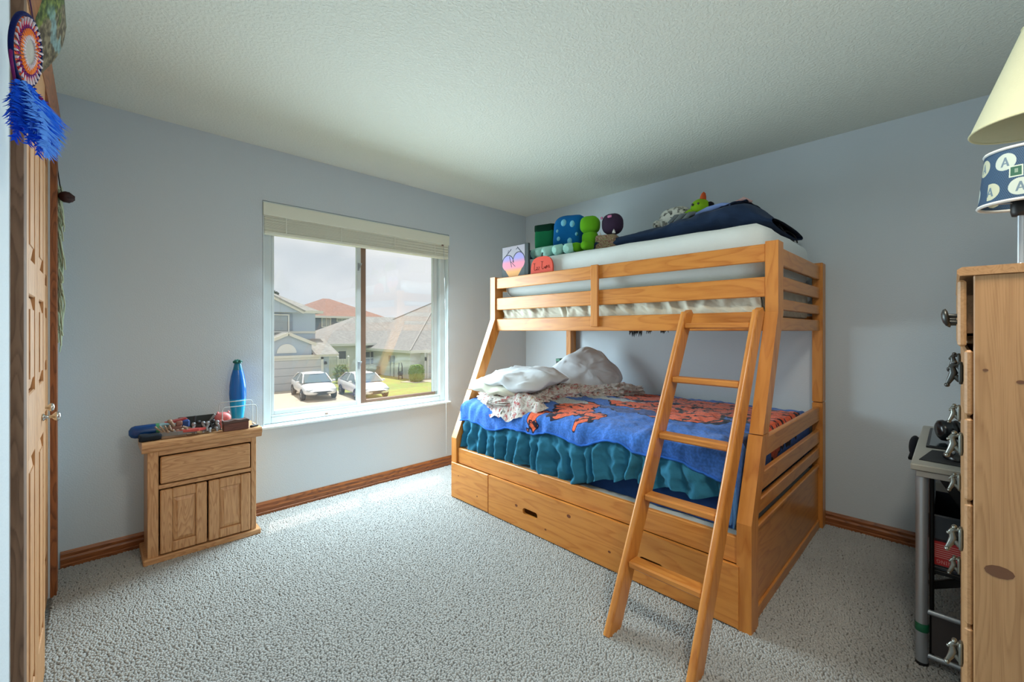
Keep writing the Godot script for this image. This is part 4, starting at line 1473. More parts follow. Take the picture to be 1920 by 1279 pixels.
func upper_things() -> void:
	var sheet_white := cloth(Color(0.84, 0.87, 0.87))
	var t := thing("mattress", "upper mattress in a white fitted sheet", "mattress", Vector3(-0.52, 1.475, 1.62))
	var b := mb(t)
	b.soft(Vector3(-0.505, 1.625, 1.615), Vector3(0.93, 0.29, 1.88), 0.075, 16, 0.009, nz, Basis(), 0.045)
	put("sheet", b, sheet_white, t)
	t = thing("box_spring", "lower pad of the upper bunk in a wrinkled cream sheet behind the guard rails", "box spring", Vector3(-0.52, 1.28, 1.62))
	b = mb(t)
	b.soft(Vector3(-0.515, 1.378, 1.615), Vector3(0.93, 0.195, 1.88), 0.05, 10)
	put("pad", b, cloth(Color(0.80, 0.79, 0.73)), t)
	b = mb(t)
	b.sheet(260, 20, func(u: float, v: float):
		var z := lerpf(0.72, 2.545, u)
		var y := lerpf(1.47, 1.30, v)
		var k := sin(z * 30.0 + (y - 1.3) * 30.0 + 7.0 * nz.get_noise_1d(z * 3.0))
		return Vector3(-0.994 - 0.014 * k * sin(PI * v) - 0.016 * absf(nz.get_noise_3d(z * 13.0 + y * 20.0, y * 6.0, 1.0)), y, z), Vector3.LEFT)
	put("wrinkled_skirt", b, cloth(Color(0.82, 0.81, 0.75)), t)
	b = mb(t)
	b.sheet(90, 12, func(u: float, v: float):
		var x := lerpf(-1.0, -0.12, u)
		var y := lerpf(1.47, 1.30, v)
		return Vector3(x, y, 2.553 + 0.007 * sin(x * 44.0 + y * 30.0) * sin(PI * v) + 0.01 * absf(nz.get_noise_3d(x * 12.0, y * 12.0, 7.0))), Vector3(0, 0, 1))
	put("wrinkled_skirt", b, cloth(Color(0.82, 0.81, 0.75)), t)
	# dark blue cover lying along the wall side
	t = thing("duvet", "dark navy duvet rolled lengthwise along the upper mattress", "duvet", Vector3(-0.4, 1.77, 1.9))
	b = mb(t)
	b.sheet(90, 36, func(u: float, v: float):
		var z := lerpf(1.40, 2.53, u)
		var h := 0.095 + 0.06 * smoothstep(1.45, 2.3, z) - 0.11 * smoothstep(2.36, 2.53, z)
		h *= smoothstep(0.0, 0.04, u)
		var a := TAU * v
		var wob := 1.0 + 0.12 * nz.get_noise_3d(z * 5.0, cos(a), sin(a))
		return Vector3(-0.43 + cos(a) * (0.33 + 0.03 * sin(z * 6.0)) * wob, 1.775 + h * (1.0 + sin(a) * wob) * 0.62, z), Vector3.UP)
	put("cover", b, cloth(Color(0.14, 0.20, 0.30)), t)
	t = thing("duvet", "folded slate-blue cloth end behind the canvas picture", "duvet", Vector3(-0.62, 1.77, 0.74))
	b = mb(t)
	b.soft(Vector3(-0.6, 1.815, 0.80), Vector3(0.5, 0.10, 0.16), 0.035, 8, 0.006, nz, Basis(), 0.06)
	put("cover", b, cloth(Color(0.20, 0.26, 0.33)), t)
	t = thing("towel", "rumpled light and dark blue towel on the high end of the navy duvet", "towel", Vector3(-0.42, 1.95, 2.2))
	b = mb(t)
	b.sheet(50, 24, func(u: float, v: float):
		var z := lerpf(2.02, 2.36, u)
		var a := TAU * v
		return Vector3(-0.45 + cos(a) * 0.16, 1.93 + 0.05 * smoothstep(2.05, 2.28, z) + sin(a) * (0.028 + 0.012 * sin(z * 30.0)) * sin(PI * clampf(u * 1.02, 0, 1)) + 0.01 * nz.get_noise_3d(z * 14.0, a, 2.0), z), Vector3.UP)
	put("cloth", b, cloth(Color(0.13, 0.17, 0.26)), t)
	b = mb(t)
	b.tube([Vector3(-0.62, 1.945, 2.06), Vector3(-0.61, 1.965, 2.14), Vector3(-0.6, 1.98, 2.22), Vector3(-0.6, 1.975, 2.27)], [0.008, 0.018, 0.014, 0.006], 8)
	put("pale_edge", b, cloth(Color(0.48, 0.58, 0.80)), t)
	b = mb(t)
	b.tube([Vector3(-0.56, 1.985, 2.27), Vector3(-0.56, 2.0, 2.33), Vector3(-0.56, 1.975, 2.375)], [0.008, 0.014, 0.006], 8)
	put("pale_edge", b, cloth(Color(0.70, 0.58, 0.58)), t)
	t = thing("charging_cable", "thin dark cable tangled at the foot end of the upper mattress", "cable", Vector3(-0.45, 1.8, 2.5))
	b = mb(t)
	for k in 3:
		var pts := []
		for i in 24:
			var f := i / 23.0
			pts.append(Vector3(-0.56 + 0.40 * f + 0.02 * sin(f * 9.0 + k), 1.845 - 0.06 * f + 0.03 * sin(f * (7.0 + k) + k * 2.0), 2.47 + 0.035 * f + 0.012 * cos(f * 11.0 + k * 2.0)))
		b.tube(pts, 0.004, 5)
	put("cable", b, M.black, t)

	# plain soft toys standing in a row, without faces
	t = thing("plush_cube", "dark green square plush cushion behind the pale blue plush legs", "plush toy", Vector3(-0.66, 1.77, 0.9))
	b = mb(t)
	b.soft(Vector3(-0.66, 1.975, 0.88), Vector3(0.15, 0.2, 0.17), 0.02, 6, 0.004, nz, Basis(Vector3.UP, 0.35), 0.06)
	put("plush_head", b, cloth(Color(0.08, 0.38, 0.24)), t)
	b = mb(t)
	b.soft(Vector3(-0.66, 2.045, 0.88), Vector3(0.158, 0.07, 0.178), 0.02, 4, 0.004, nz, Basis(Vector3.UP, 0.35), 0.06)
	tag(put("plush_cap", b, cloth(Color(0.03, 0.17, 0.12)), t), "darker green top", "")
	b = mb(t)
	b.soft(Vector3(-0.66, 1.825, 0.88), Vector3(0.1, 0.11, 0.12), 0.03, 5)
	put("plush_body", b, cloth(Color(0.06, 0.14, 0.28)), t)
	t = thing("plush_cushion", "large blue rounded plush with pale spots and short mint legs", "plush toy", Vector3(-0.7, 1.77, 1.1))
	b = mb(t)
	b.soft(Vector3(-0.66, 1.965, 1.13), Vector3(0.22, 0.27, 0.25), 0.065, 9, 0.01, nz, Basis.from_euler(Vector3(0.05, 0.3, -0.1)), 0.05)
	put("plush_body", b, cloth(Color(0.05, 0.36, 0.60)), t)
	for e in [[-0.03, 0.06, 0.03], [0.04, 0.05, 0.028], [0.03, -0.08, 0.024], [-0.06, -0.06, 0.02], [0.08, -0.03, 0.014], [-0.075, 0.0, 0.014]]:
		b = mb(t)
		var bs := Basis.from_euler(Vector3(0.05, 0.3, -0.1))
		b.ball(Vector3(-0.66, 1.965, 1.13) + bs * Vector3(-0.104, e[1], e[0]), Vector3(0.012, e[2], e[2] * 0.8), 8, bs)
		put("spot", b, cloth(Color(0.45, 0.72, 0.82)), t)
	for e in [[-0.84, 1.0, -0.92, 0.945], [-0.84, 1.06, -0.95, 1.01], [-0.83, 1.13, -0.945, 1.08], [-0.83, 1.2, -0.94, 1.19], [-0.82, 1.27, -0.92, 1.285]]:
		b = mb(t)
		plush_leg(b, Vector3(e[0], 1.825, e[1]), Vector3(e[2], 1.80, e[3]), 0.037)
		put("plush_leg", b, cloth(Color(0.62, 0.82, 0.78)), t)
		b = mb(t)
		var mid := Vector3(e[0], 1.826, e[1]).lerp(Vector3(e[2], 1.80, e[3]), 0.3)
		b.ball(mid, Vector3(0.03, 0.039, 0.039), 7)
		put("plush_band", b, cloth(Color(0.05, 0.35, 0.50)), t)
	t = thing("plush_column", "lime green plush with round head standing between blue and purple plush", "plush toy", Vector3(-0.74, 1.77, 1.34))
	var lime := cloth(Color(0.36, 0.62, 0.12))
	b = mb(t)
	b.soft(Vector3(-0.74, 1.985, 1.36), Vector3(0.13, 0.125, 0.14), 0.05, 8, 0.003, nz, Basis(Vector3.UP, 0.4), 0.06)
	put("plush_head", b, lime, t)
	b = mb(t)
	b.soft(Vector3(-0.74, 1.875, 1.36), Vector3(0.095, 0.13, 0.115), 0.04, 7)
	put("plush_body", b, lime, t)
	for s in [-1, 1]:
		b = mb(t)
		b.soft(Vector3(-0.83, 1.818, 1.36 + s * 0.042), Vector3(0.11, 0.065, 0.066), 0.03, 6)
		put("plush_foot", b, lime, t)
	t = thing("plush_ball", "dark purple rounded plush with two small pink patches on a speckled block", "plush toy", Vector3(-0.68, 1.87, 1.52))
	b = mb(t)
	b.soft(Vector3(-0.68, 1.975, 1.51), Vector3(0.13, 0.15, 0.145), 0.06, 8, 0.004, nz, Basis(Vector3.UP, 0.3), 0.05)
	put("plush_body", b, cloth(Color(0.22, 0.17, 0.25)), t)
	for z in [1.465, 1.53]:
		b = mb(t)
		b.soft(Vector3(-0.748, 2.015, z), Vector3(0.012, 0.018, 0.035 if z > 1.49 else 0.018), 0.006, 4)
		put("pink_patch", b, cloth(Color(0.72, 0.45, 0.60)), t)
	for z in [1.445, 1.56]:
		b = mb(t)
		b.lathe([[0.012, 0.0], [0.008, 0.015], [0.0, 0.03]], Vector3(-0.742, 1.895, z), 8)
		put("white_tip", b, cloth(Color(0.8, 0.8, 0.8)), t)
	t = thing("plush_block", "speckled brown and green plush block under the purple plush", "plush toy", Vector3(-0.7, 1.77, 1.5))
	b = mb(t)
	var speck := cloth(Color.WHITE)
	speck.heightmap_enabled = false
	speck.albedo_texture = ramp_tex(128, noise(81, 0.14, 2), func(p, q): return Color(0.45, 0.33, 0.27) if p < 0.5 else (Color(0.55, 0.62, 0.44) if q > 0.5 else Color(0.62, 0.50, 0.46)), noise(82, 0.1, 2))
	speck.uv1_scale = Vector3.ONE * 5.0
	b.soft(Vector3(-0.7, 1.835, 1.485), Vector3(0.15, 0.115, 0.15), 0.02, 5, 0.004, nz, Basis(Vector3.UP, 0.3), 0.08)
	put("plush_block", b, speck, t)
	t = thing("plush_dog", "white plush animal with black spots lying on the navy duvet", "plush toy", Vector3(-0.45, 1.9, 1.88))
	b = mb(t)
	var spots := cloth(Color.WHITE)
	spots.heightmap_enabled = false
	var cell := FastNoiseLite.new()
	cell.noise_type = FastNoiseLite.TYPE_CELLULAR
	cell.frequency = 0.05
	cell.cellular_return_type = FastNoiseLite.RETURN_DISTANCE
	spots.albedo_texture = ramp_tex(256, cell, func(p, _q): return Color(0.08, 0.08, 0.08) if p < 0.34 else Color(0.74, 0.75, 0.72))
	spots.uv1_scale = Vector3.ONE * 2.2
	b.soft(Vector3(-0.5, 1.975, 1.89), Vector3(0.16, 0.15, 0.21), 0.07, 9, 0.012, nz, Basis(), 0.05)
	put("plush_body", b, spots, t)
	for e in [[1.78, 1.945], [1.985, 1.96]]:
		b = mb(t)
		b.ball(Vector3(-0.55, e[1], e[0]), Vector3(0.03, 0.03, 0.03), 7)
		put("plush_paw", b, spots, t)
	t = thing("plush_bird", "lime green plush bird with orange tuft on the navy duvet", "plush toy", Vector3(-0.55, 1.9, 2.07))
	b = mb(t)
	b.ball(Vector3(-0.58, 1.995, 2.085), Vector3(0.05, 0.055, 0.06), 12, Basis.from_euler(Vector3(0.3, 0, 0)))
	b.ball(Vector3(-0.59, 1.965, 2.03), Vector3(0.035, 0.03, 0.05), 9, Basis.from_euler(Vector3(-0.3, 0, 0)))
	put("plush_body", b, cloth(Color(0.45, 0.62, 0.12)), t)
	b = mb(t)
	b.lathe([[0.02, 0.0], [0.018, 0.02], [0.012, 0.04], [0.0, 0.05]], Vector3(-0.58, 2.04, 2.1), 10, Basis.from_euler(Vector3(0.2, 0, 0.2)))
	put("tuft", b, cloth(Color(0.68, 0.30, 0.16)), t)
	b = mb(t)
	b.soft(Vector3(-0.57, 1.995, 2.145), Vector3(0.05, 0.05, 0.03), 0.012, 5)
	put("dark_patch", b, cloth(Color(0.08, 0.08, 0.10)), t)
	for z in [2.055, 2.09]:
		b = mb(t)
		b.ball(Vector3(-0.626, 2.01, z), Vector3(0.006, 0.008, 0.008), 6)
		put("eye", b, M.black_gloss, t)
	for e in [[1.95, 0.0], [1.99, 0.3], [2.04, 0.2]]:
		b = mb(t)
		b.tube([Vector3(-0.6, 1.96, e[0] + 0.03), Vector3(-0.66, 1.945, e[0] + 0.01), Vector3(-0.69, 1.905, e[0] - 0.02)], [0.012, 0.016, 0.01], 8)
		put("grey_feather", b, cloth(Color(0.42, 0.46, 0.48)), t)

	# pictures standing behind the top rail
	t = thing("canvas", "small canvas painting of a sunset heart with dark branches on the bunk rail", "painting", Vector3(-1.0, 1.632, 0.85))
	b = mb(t)
	b.span(Vector3(-1.0, 1.634, 0.70), Vector3(-0.98, 1.876, 0.99), 0.002)
	put("canvas_board", b, mat(Color(0.24, 0.27, 0.28), 0.8), t)
	b = mb(t)
	b.smooth(1)
	b.sheet(2, 2, func(u: float, v: float): return Vector3(-1.0012, lerpf(1.872, 1.638, v), lerpf(0.71, 0.955, u)), Vector3.LEFT)
	var pm := mat(Color.WHITE, 0.7)
	pm.albedo_texture = heart_tex()
	put("painting", b, pm, t)
	t = thing("pumpkin_sign", "flat orange pumpkin cut-out with handwritten name on the bunk rail", "sign", Vector3(-1.0, 1.632, 1.13))
	b = mb(t)
	var poly := []
	for k in 25:
		var a := PI * k / 24.0
		poly.append(Vector2(1.135 + 0.105 * signf(cos(a)) * pow(absf(cos(a)), 0.7), 1.634 + 0.12 * pow(sin(a), 0.6)))
	b.prism(poly, Transform3D(Basis(Vector3(0, 0, 1), Vector3.UP, Vector3.LEFT), Vector3(-1.003, 0, 0)), 0.012)
	put("pumpkin", b, mat(Color(0.80, 0.25, 0.15), 0.7), t)
	b = mb(t)
	b.tube([Vector3(-1.01, 1.752, 1.135), Vector3(-1.01, 1.768, 1.137), Vector3(-1.012, 1.78, 1.142)], [0.006, 0.005, 0.006], 7)
	put("stem", b, mat(Color(0.16, 0.22, 0.18), 0.8), t)
	var ink := mat(Color(0.35, 0.09, 0.06), 0.8)
	b = mb(t)
	for st in [[[0.075, 0.075], [0.055, 0.075], [0.064, 0.074], [0.066, 0.03], [0.055, 0.022], [0.047, 0.032]], [[0.048, 0.045], [0.036, 0.047], [0.032, 0.03], [0.042, 0.024], [0.046, 0.035], [0.034, 0.024]], [[0.026, 0.046], [0.012, 0.046], [0.026, 0.024], [0.01, 0.024]],
		[[0.0, 0.083], [-0.022, 0.08], [-0.01, 0.08], [-0.008, 0.036], [-0.018, 0.026], [-0.026, 0.036]], [[-0.028, 0.045], [-0.036, 0.03], [-0.044, 0.046], [-0.044, 0.028]], [[-0.05, 0.05], [-0.05, 0.03], [-0.058, 0.05], [-0.066, 0.032], [-0.074, 0.052], [-0.082, 0.03]]]:
		var pts := []
		for p in st:
			pts.append(Vector3(-1.0155, 1.634 + p[1], 1.13 - p[0]))
		b.tube(pts, 0.0016, 5)
	put("lettering", b, ink, t)

	t = thing("fringe", "tufts of dark fringe hanging below the upper bunk boards", "fringe", Vector3(-0.6, 1.24, 1.9))
	b = mb(t)
	for k in 60:
		var g: Vector2 = [Vector2(1.73, 0.05), Vector2(1.72, 0.04), Vector2(1.82, 0.018), Vector2(1.93, 0.02)][k % 4]
		var z := g.x + rng.randf_range(-g.y, g.y)
		var l := rng.randf_range(0.05, 0.085) * (1.0 if k % 4 < 2 else 0.75)
		var p := Vector3(-0.75 + rng.randf_range(-0.02, 0.02), 1.262, z)
		b.tube([p, p + Vector3(0, -l * 0.6, 0.003), p + Vector3(0, -l, rng.randf_range(-0.008, 0.008))], [0.006, 0.005, 0.001], 4)
	put("strands", b, M.black, t)

func heart_tex() -> ImageTexture:
	var w := 256
	var im := Image.create(w, w, false, Image.FORMAT_RGB8)
	var line := func(ax, ay, bx, by, r):
		for k in 60:
			var p := Vector2(lerpf(ax, bx, k / 59.0), lerpf(ay, by, k / 59.0))
			im.fill_rect(Rect2i(int(p.x * w - r), int(p.y * w - r), int(2 * r), int(2 * r)), Color(0.16, 0.17, 0.24))
	for j in w:
		for i in w:
			var x := (i + 0.5) / w
			var y := (j + 0.5) / w
			var l := pow(absf((x - 0.25) / 0.26), 2.0) + pow((y - 0.55) / 0.25, 2.0) < 1.0
			var r := pow(absf((x - 0.74) / 0.26), 2.0) + pow((y - 0.52) / 0.28, 2.0) < 1.0
			var low := y > 0.5 and absf(x - 0.5) < 0.5 - pow(maxf(0.0, y - 0.5), 1.35) * 0.78
			var c := Color(0.62, 0.60, 0.64)
			if l or r or low:
				c = Color(0.58, 0.56, 0.78).lerp(Color(0.86, 0.52, 0.60), smoothstep(0.38, 0.58, y)).lerp(Color(0.86, 0.62, 0.36), smoothstep(0.68, 0.86, y))
			elif y > 0.55:
				c = Color(0.24, 0.27, 0.28)
			im.set_pixel(i, j, c)
	var arcs := [[0.25, 0.55, 0.26, 0.27], [0.74, 0.52, 0.26, 0.3]]
	for e in arcs:
		for k in 40:
			var a := PI + PI * k / 40.0
			var a2 := PI + PI * (k + 1) / 40.0
			line.call(e[0] + cos(a) * e[2], e[1] + sin(a) * e[3], e[0] + cos(a2) * e[2], e[1] + sin(a2) * e[3], 3)
	line.call(0.13, 0.32, 0.4, 0.1, 3)
	line.call(0.25, 0.22, 0.28, 0.12, 2)
	line.call(0.86, 0.24, 0.68, 0.06, 3)
	line.call(0.7, 0.08, 0.62, 0.12, 2)
	line.call(0.33, 0.34, 0.42, 0.68, 3)
	line.call(0.38, 0.5, 0.58, 0.68, 2)
	return ImageTexture.create_from_image(im)


# ---------------------------------------------------------------- low oak cabinet and what lies on it
func cabinet() -> void:
	var t := thing("cabinet", "low shallow oak cabinet with two raised-panel doors under the window's left edge", "cabinet", Vector3(-2.867, 0, 0.15))
	var b := mb(t)
	b.span(Vector3(-3.115, 0.03, 0.019), Vector3(-3.095, 0.585, 0.258), 0.002)
	b.span(Vector3(-2.64, 0.03, 0.019), Vector3(-2.62, 0.585, 0.258), 0.002)
	b.span(Vector3(-3.095, 0.03, 0.019), Vector3(-2.64, 0.585, 0.03), 0.002)
	b.span(Vector3(-3.095, 0.03, 0.03), Vector3(-2.64, 0.05, 0.258), 0.002)
	put("body", b, M.oaky, t)
	b = mb(t)
	b.span(Vector3(-3.117, 0.03, 0.258), Vector3(-3.072, 0.585, 0.278), 0.002)
	b.span(Vector3(-2.645, 0.03, 0.258), Vector3(-2.618, 0.585, 0.278), 0.002)
	put("face_frame", b, M.oaky, t)
	b = mb(t)
	b.span(Vector3(-3.072, 0.383, 0.258), Vector3(-2.645, 0.405, 0.277), 0.002)
	b.span(Vector3(-3.072, 0.56, 0.258), Vector3(-2.645, 0.585, 0.277), 0.002)
	put("face_frame", b, M.oakx, t)
	slab("base", Vector3(-3.135, 0, 0.019), Vector3(-2.595, 0.034, 0.293), M.oakx, t, 0.005)
	b = mb(t)
	b.prism([Vector2(0.019, 0.585), Vector2(0.285, 0.585), Vector2(0.292, 0.592), Vector2(0.294, 0.606), Vector2(0.303, 0.612), Vector2(0.303, 0.634), Vector2(0.297, 0.642), Vector2(0.019, 0.642)], Transform3D(Basis(Vector3(0, 0, 1), Vector3.UP, Vector3.RIGHT), Vector3(-3.14, 0, 0)), 0.548)
	put("top", b, M.oakx, t)
	b = mb(t)
	b.span(Vector3(-3.065, 0.412, 0.262), Vector3(-2.652, 0.553, 0.288), 0.005)
	put("drawer_front", b, M.oakx, t)
	for e in [[-3.066, -2.863], [-2.855, -2.650]]:
		b = mb(t)
		for s in [[e[0], e[0] + 0.05], [e[1] - 0.05, e[1]]]:
			b.span(Vector3(s[0], 0.041, 0.266), Vector3(s[1], 0.377, 0.288), 0.004)
		for s in [[0.041, 0.092], [0.326, 0.377]]:
			b.span(Vector3(e[0] + 0.05, s[0], 0.266), Vector3(e[1] - 0.05, s[1], 0.287), 0.004)
		b.span(Vector3(e[0] + 0.045, 0.088, 0.264), Vector3(e[1] - 0.045, 0.33, 0.272), 0.0)
		var d := put("door", b, M.oaky, t)
		b = mb(t)
		raised_panel(b, Vector3((e[0] + e[1]) * 0.5, 0.209, 0.272), e[1] - e[0] - 0.104, 0.232, 0.012, Basis())
		put("raised_panel", b, M.oaky, d)


func cabinet_things() -> void:
	var y := 0.642
	var t := thing("bottle", "tall tapered blue bottle lamp with teal cap at the back of the oak cabinet", "bottle lamp", Vector3(-2.675, y, 0.09))
	var b := mb(t)
	b.lathe([[0.0, 0.0], [0.026, 0.0], [0.028, 0.01], [0.034, 0.06], [0.043, 0.13], [0.0445, 0.155]], t.position, 24)
	put("lower_half", b, mat(Color(0.06, 0.62, 0.84), 0.2), t)
	b = mb(t)
	b.lathe([[0.0445, 0.155], [0.046, 0.19], [0.044, 0.24], [0.036, 0.30], [0.027, 0.335]], t.position, 24)
	put("upper_half", b, mat(Color(0.02, 0.40, 0.74), 0.2), t)
	b = mb(t)
	b.lathe([[0.027, 0.335], [0.022, 0.355], [0.018, 0.375], [0.014, 0.385]], t.position, 20)
	put("neck", b, mat(Color(0.06, 0.45, 0.60), 0.25), t)
	b = mb(t)
	b.lathe([[0.026, 0.378], [0.022, 0.386], [0.018, 0.392], [0.0, 0.402]], t.position, 9)
	for k in 6:
		b.ball(t.position + Vector3(0.018 * cos(k * 1.05), 0.386 + 0.004 * sin(k * 2.0), 0.018 * sin(k * 1.05)), Vector3.ONE * 0.009, 5)
	put("cap", b, mat(Color(0.05, 0.36, 0.33), 0.5), t)
	# wire rack: two hoops on a foot
	t = thing("wire_rack", "white wire rack of two rounded hoops beside the blue bottle", "wire rack", Vector3(-2.69, y, 0.19))
	for e in [[0.14, 0.148], [0.235, 0.13]]:
		b = mb(t)
		var z: float = e[0]
		var h: float = e[1]
		b.tube([Vector3(-2.782, y + 0.003, z), Vector3(-2.782, y + h - 0.015, z), Vector3(-2.777, y + h - 0.004, z), Vector3(-2.766, y + h, z), Vector3(-2.622, y + h, z), Vector3(-2.611, y + h - 0.004, z), Vector3(-2.606, y + h - 0.015, z), Vector3(-2.606, y + 0.003, z)], 0.0024, 7)
		put("hoop", b, M.white_vinyl, t)
	b = mb(t)
	for x in [-2.782, -2.606]:
		b.tube([Vector3(x, y + 0.003, 0.138), Vector3(x, y + 0.003, 0.237)], 0.0024, 6)
	put("foot_wire", b, M.white_vinyl, t)
	t = thing("wooden_box", "small dark reddish wooden box at the cabinet's front edge", "box", Vector3(-2.72, y, 0.26))
	b = mb(t)
	b.span(Vector3(-2.785, y, 0.247), Vector3(-2.66, y + 0.046, 0.293), 0.002)
	put("box_body", b, wood(wood_tex(91, Color(0.42, 0.25, 0.20), Color(0.26, 0.14, 0.12), 6.0, 0.6), 0, 0.5, 3.0), t)
	b = mb(t)
	b.prism([Vector2(-2.787, y + 0.046), Vector2(-2.658, y + 0.046), Vector2(-2.657, y + 0.056), Vector2(-2.67, y + 0.062), Vector2(-2.70, y + 0.058), Vector2(-2.73, y + 0.063), Vector2(-2.76, y + 0.057), Vector2(-2.786, y + 0.059)], Transform3D(Basis(), Vector3(0, 0, 0.246)), 0.048)
	put("bark_lid", b, mat(Color(0.36, 0.28, 0.26), 0.8), t)
	t = thing("piggy_bank", "pink round piggy bank lying behind the dark wooden box", "piggy bank", Vector3(-2.775, y, 0.2))
	b = mb(t)
	b.ball(Vector3(-2.772, y + 0.066, 0.19), Vector3(0.042, 0.033, 0.034), 12)
	b.ball(Vector3(-2.79, y + 0.038, 0.19), Vector3(0.026, 0.038, 0.026), 10)
	for e in [[-2.795, 0.2], [-2.75, 0.205]]:
		b.ball(Vector3(e[0], y + 0.03, e[1]), Vector3(0.01, 0.03, 0.01), 6)
	put("pig_body", b, mat(Color(0.82, 0.42, 0.42), 0.4), t)
	b = mb(t)
	b.lathe([[0.012, 0.0], [0.012, 0.01], [0.0, 0.012]], Vector3(-2.785, y + 0.05, 0.222), 12, Basis.from_euler(Vector3(PI / 2, 0, 0)))
	put("snout", b, mat(Color(0.88, 0.52, 0.50), 0.4), t)
	b = mb(t)
	b.lathe([[0.008, 0.0], [0.0, 0.014]], Vector3(-2.742, y + 0.093, 0.19), 8)
	b.lathe([[0.008, 0.0], [0.0, 0.014]], Vector3(-2.795, y + 0.093, 0.19), 8)
	put("ears", b, mat(Color(0.82, 0.45, 0.45), 0.4), t)
	t = thing("remote", "small black key fob at the right end of the cabinet top", "key fob", Vector3(-2.63, y, 0.27))
	b = mb(t)
	b.soft(Vector3(-2.625, y + 0.007, 0.262), Vector3(0.05, 0.014, 0.02), 0.006, 4, 0.0, null, Basis(Vector3.UP, 0.5))
	put("fob", b, M.black, t)
	# dark board leaning at the back
	t = thing("game_case", "dark green-black flat case standing behind the toys on the cabinet", "case", Vector3(-2.87, y, 0.1))
	b = mb(t)
	b.box(Vector3(-2.875, y + 0.04, 0.095), Vector3(0.19, 0.078, 0.018), 0.003, Basis.from_euler(Vector3(-0.12, -0.03, 0)))
	put("case_shell", b, mat(Color(0.09, 0.13, 0.13), 0.45), t)
	t = thing("blue_capsule", "blue capsule-shaped case overhanging the left end of the cabinet", "case", Vector3(-3.1, y, 0.12))
	b = mb(t)
	b.tube([Vector3(-3.185, y + 0.036, 0.15), Vector3(-3.175, y + 0.036, 0.15), Vector3(-3.16, y + 0.036, 0.15), Vector3(-3.11, y + 0.036, 0.15), Vector3(-3.075, y + 0.036, 0.15)], [0.012, 0.028, 0.034, 0.035, 0.035], 16)
	put("shell", b, mat(Color(0.05, 0.25, 0.50), 0.25), t)
	b = mb(t)
	b.tube([Vector3(-3.075, y + 0.036, 0.15), Vector3(-3.06, y + 0.036, 0.15)], 0.0355, 16)
	put("band", b, mat(Color(0.30, 0.58, 0.42), 0.4), t)
	b = mb(t)
	b.tube([Vector3(-3.06, y + 0.036, 0.15), Vector3(-3.0, y + 0.036, 0.15), Vector3(-2.985, y + 0.036, 0.15)], [0.033, 0.033, 0.02], 16)
	put("clear_end", b, mat(Color(0.55, 0.66, 0.68), 0.2), t)
	t = thing("bag", "small dark pouch hanging over the cabinet's left front corner", "pouch", Vector3(-3.11, y, 0.23))
	b = mb(t)
	b.soft(Vector3(-3.105, y + 0.016, 0.235), Vector3(0.09, 0.032, 0.08), 0.014, 6, 0.006, nz, Basis(), 0.2)
	put("pouch", b, cloth(Color(0.15, 0.18, 0.22)), t)
	# toy jet and toy robots: generic folded plastic toys
	var red := mat(Color(0.62, 0.20, 0.20), 0.4)
	var grey := mat(Color(0.50, 0.50, 0.51), 0.45)
	var dark := mat(Color(0.14, 0.14, 0.16), 0.45)
	var tan_ := mat(Color(0.60, 0.50, 0.42), 0.5)
	var blue := mat(Color(0.16, 0.30, 0.58), 0.4)
	t = thing("toy_jet", "red and grey plastic toy jet lying among the toys near the front", "toy", Vector3(-2.98, y, 0.26))
	b = mb(t)
	b.prism([Vector2(-3.07, 0.25), Vector2(-2.99, 0.272), Vector2(-2.91, 0.262), Vector2(-2.905, 0.255), Vector2(-2.98, 0.235), Vector2(-3.06, 0.235)], Transform3D(Basis(Vector3.RIGHT, Vector3(0, 0, 1), Vector3.UP), Vector3(0, y + 0.014, 0)), 0.02)
	put("fuselage", b, grey, t)
	b = mb(t)
	b.prism([Vector2(-3.0, 0.262), Vector2(-2.9, 0.285), Vector2(-2.865, 0.262), Vector2(-2.93, 0.225)], Transform3D(Basis(Vector3.RIGHT, Vector3(0, 0, 1), Vector3.UP), Vector3(0, y + 0.024, 0)), 0.012)
	put("wing", b, mat(Color(0.74, 0.30, 0.28), 0.4), t)
	b = mb(t)
	for k in 4:
		b.bar(Vector3(-3.05 + 0.012 * k, y + 0.03, 0.25), Vector3(-3.085 + 0.02 * k, y + 0.07, 0.245), 0.008, 0.005)
	put("tail_fins", b, tan_, t)
	b = mb(t)
	for k in 5:
		b.box(Vector3(-3.03 + 0.02 * k, y + 0.036 + 0.004 * (k % 2), 0.256), Vector3(0.012, 0.012, 0.014), 0.003, Basis(Vector3.UP, k * 0.7))
	b.span(Vector3(-3.06, y, 0.24), Vector3(-2.95, y + 0.015, 0.262), 0.003)
	put("landing_gear", b, tan_, t)
	t = thing("toy_robot", "tan and blue plastic toy robot lying behind the red toy jet", "toy", Vector3(-2.99, y, 0.2))
	b = mb(t)
	b.span(Vector3(-3.02, y, 0.185), Vector3(-2.965, y + 0.055, 0.222), 0.006)
	b.soft(Vector3(-2.978, y + 0.066, 0.205), Vector3(0.03, 0.03, 0.03), 0.008, 4)
	put("torso", b, mat(Color(0.55, 0.38, 0.34), 0.45), t)
	b = mb(t)
	for e in [[-3.02, 0.05, -3.05, 0.03], [-2.965, 0.045, -2.935, 0.03], [-3.0, 0.055, -3.02, 0.085]]:
		b.tube([Vector3(e[0], y + e[1], 0.215), Vector3(e[2], y + e[3], 0.22)], 0.009, 8)
		b.ball(Vector3(e[2], y + e[3], 0.22), Vector3.ONE * 0.012, 6)
	put("limbs", b, tan_, t)
	b = mb(t)
	b.prism([Vector2(-3.04, 0.078), Vector2(-2.95, 0.092), Vector2(-2.94, 0.086), Vector2(-3.0, 0.07)], Transform3D(Basis(Vector3.RIGHT, Vector3.UP, Vector3(0, 0, 1)), Vector3(0, y, 0.17)), 0.04)
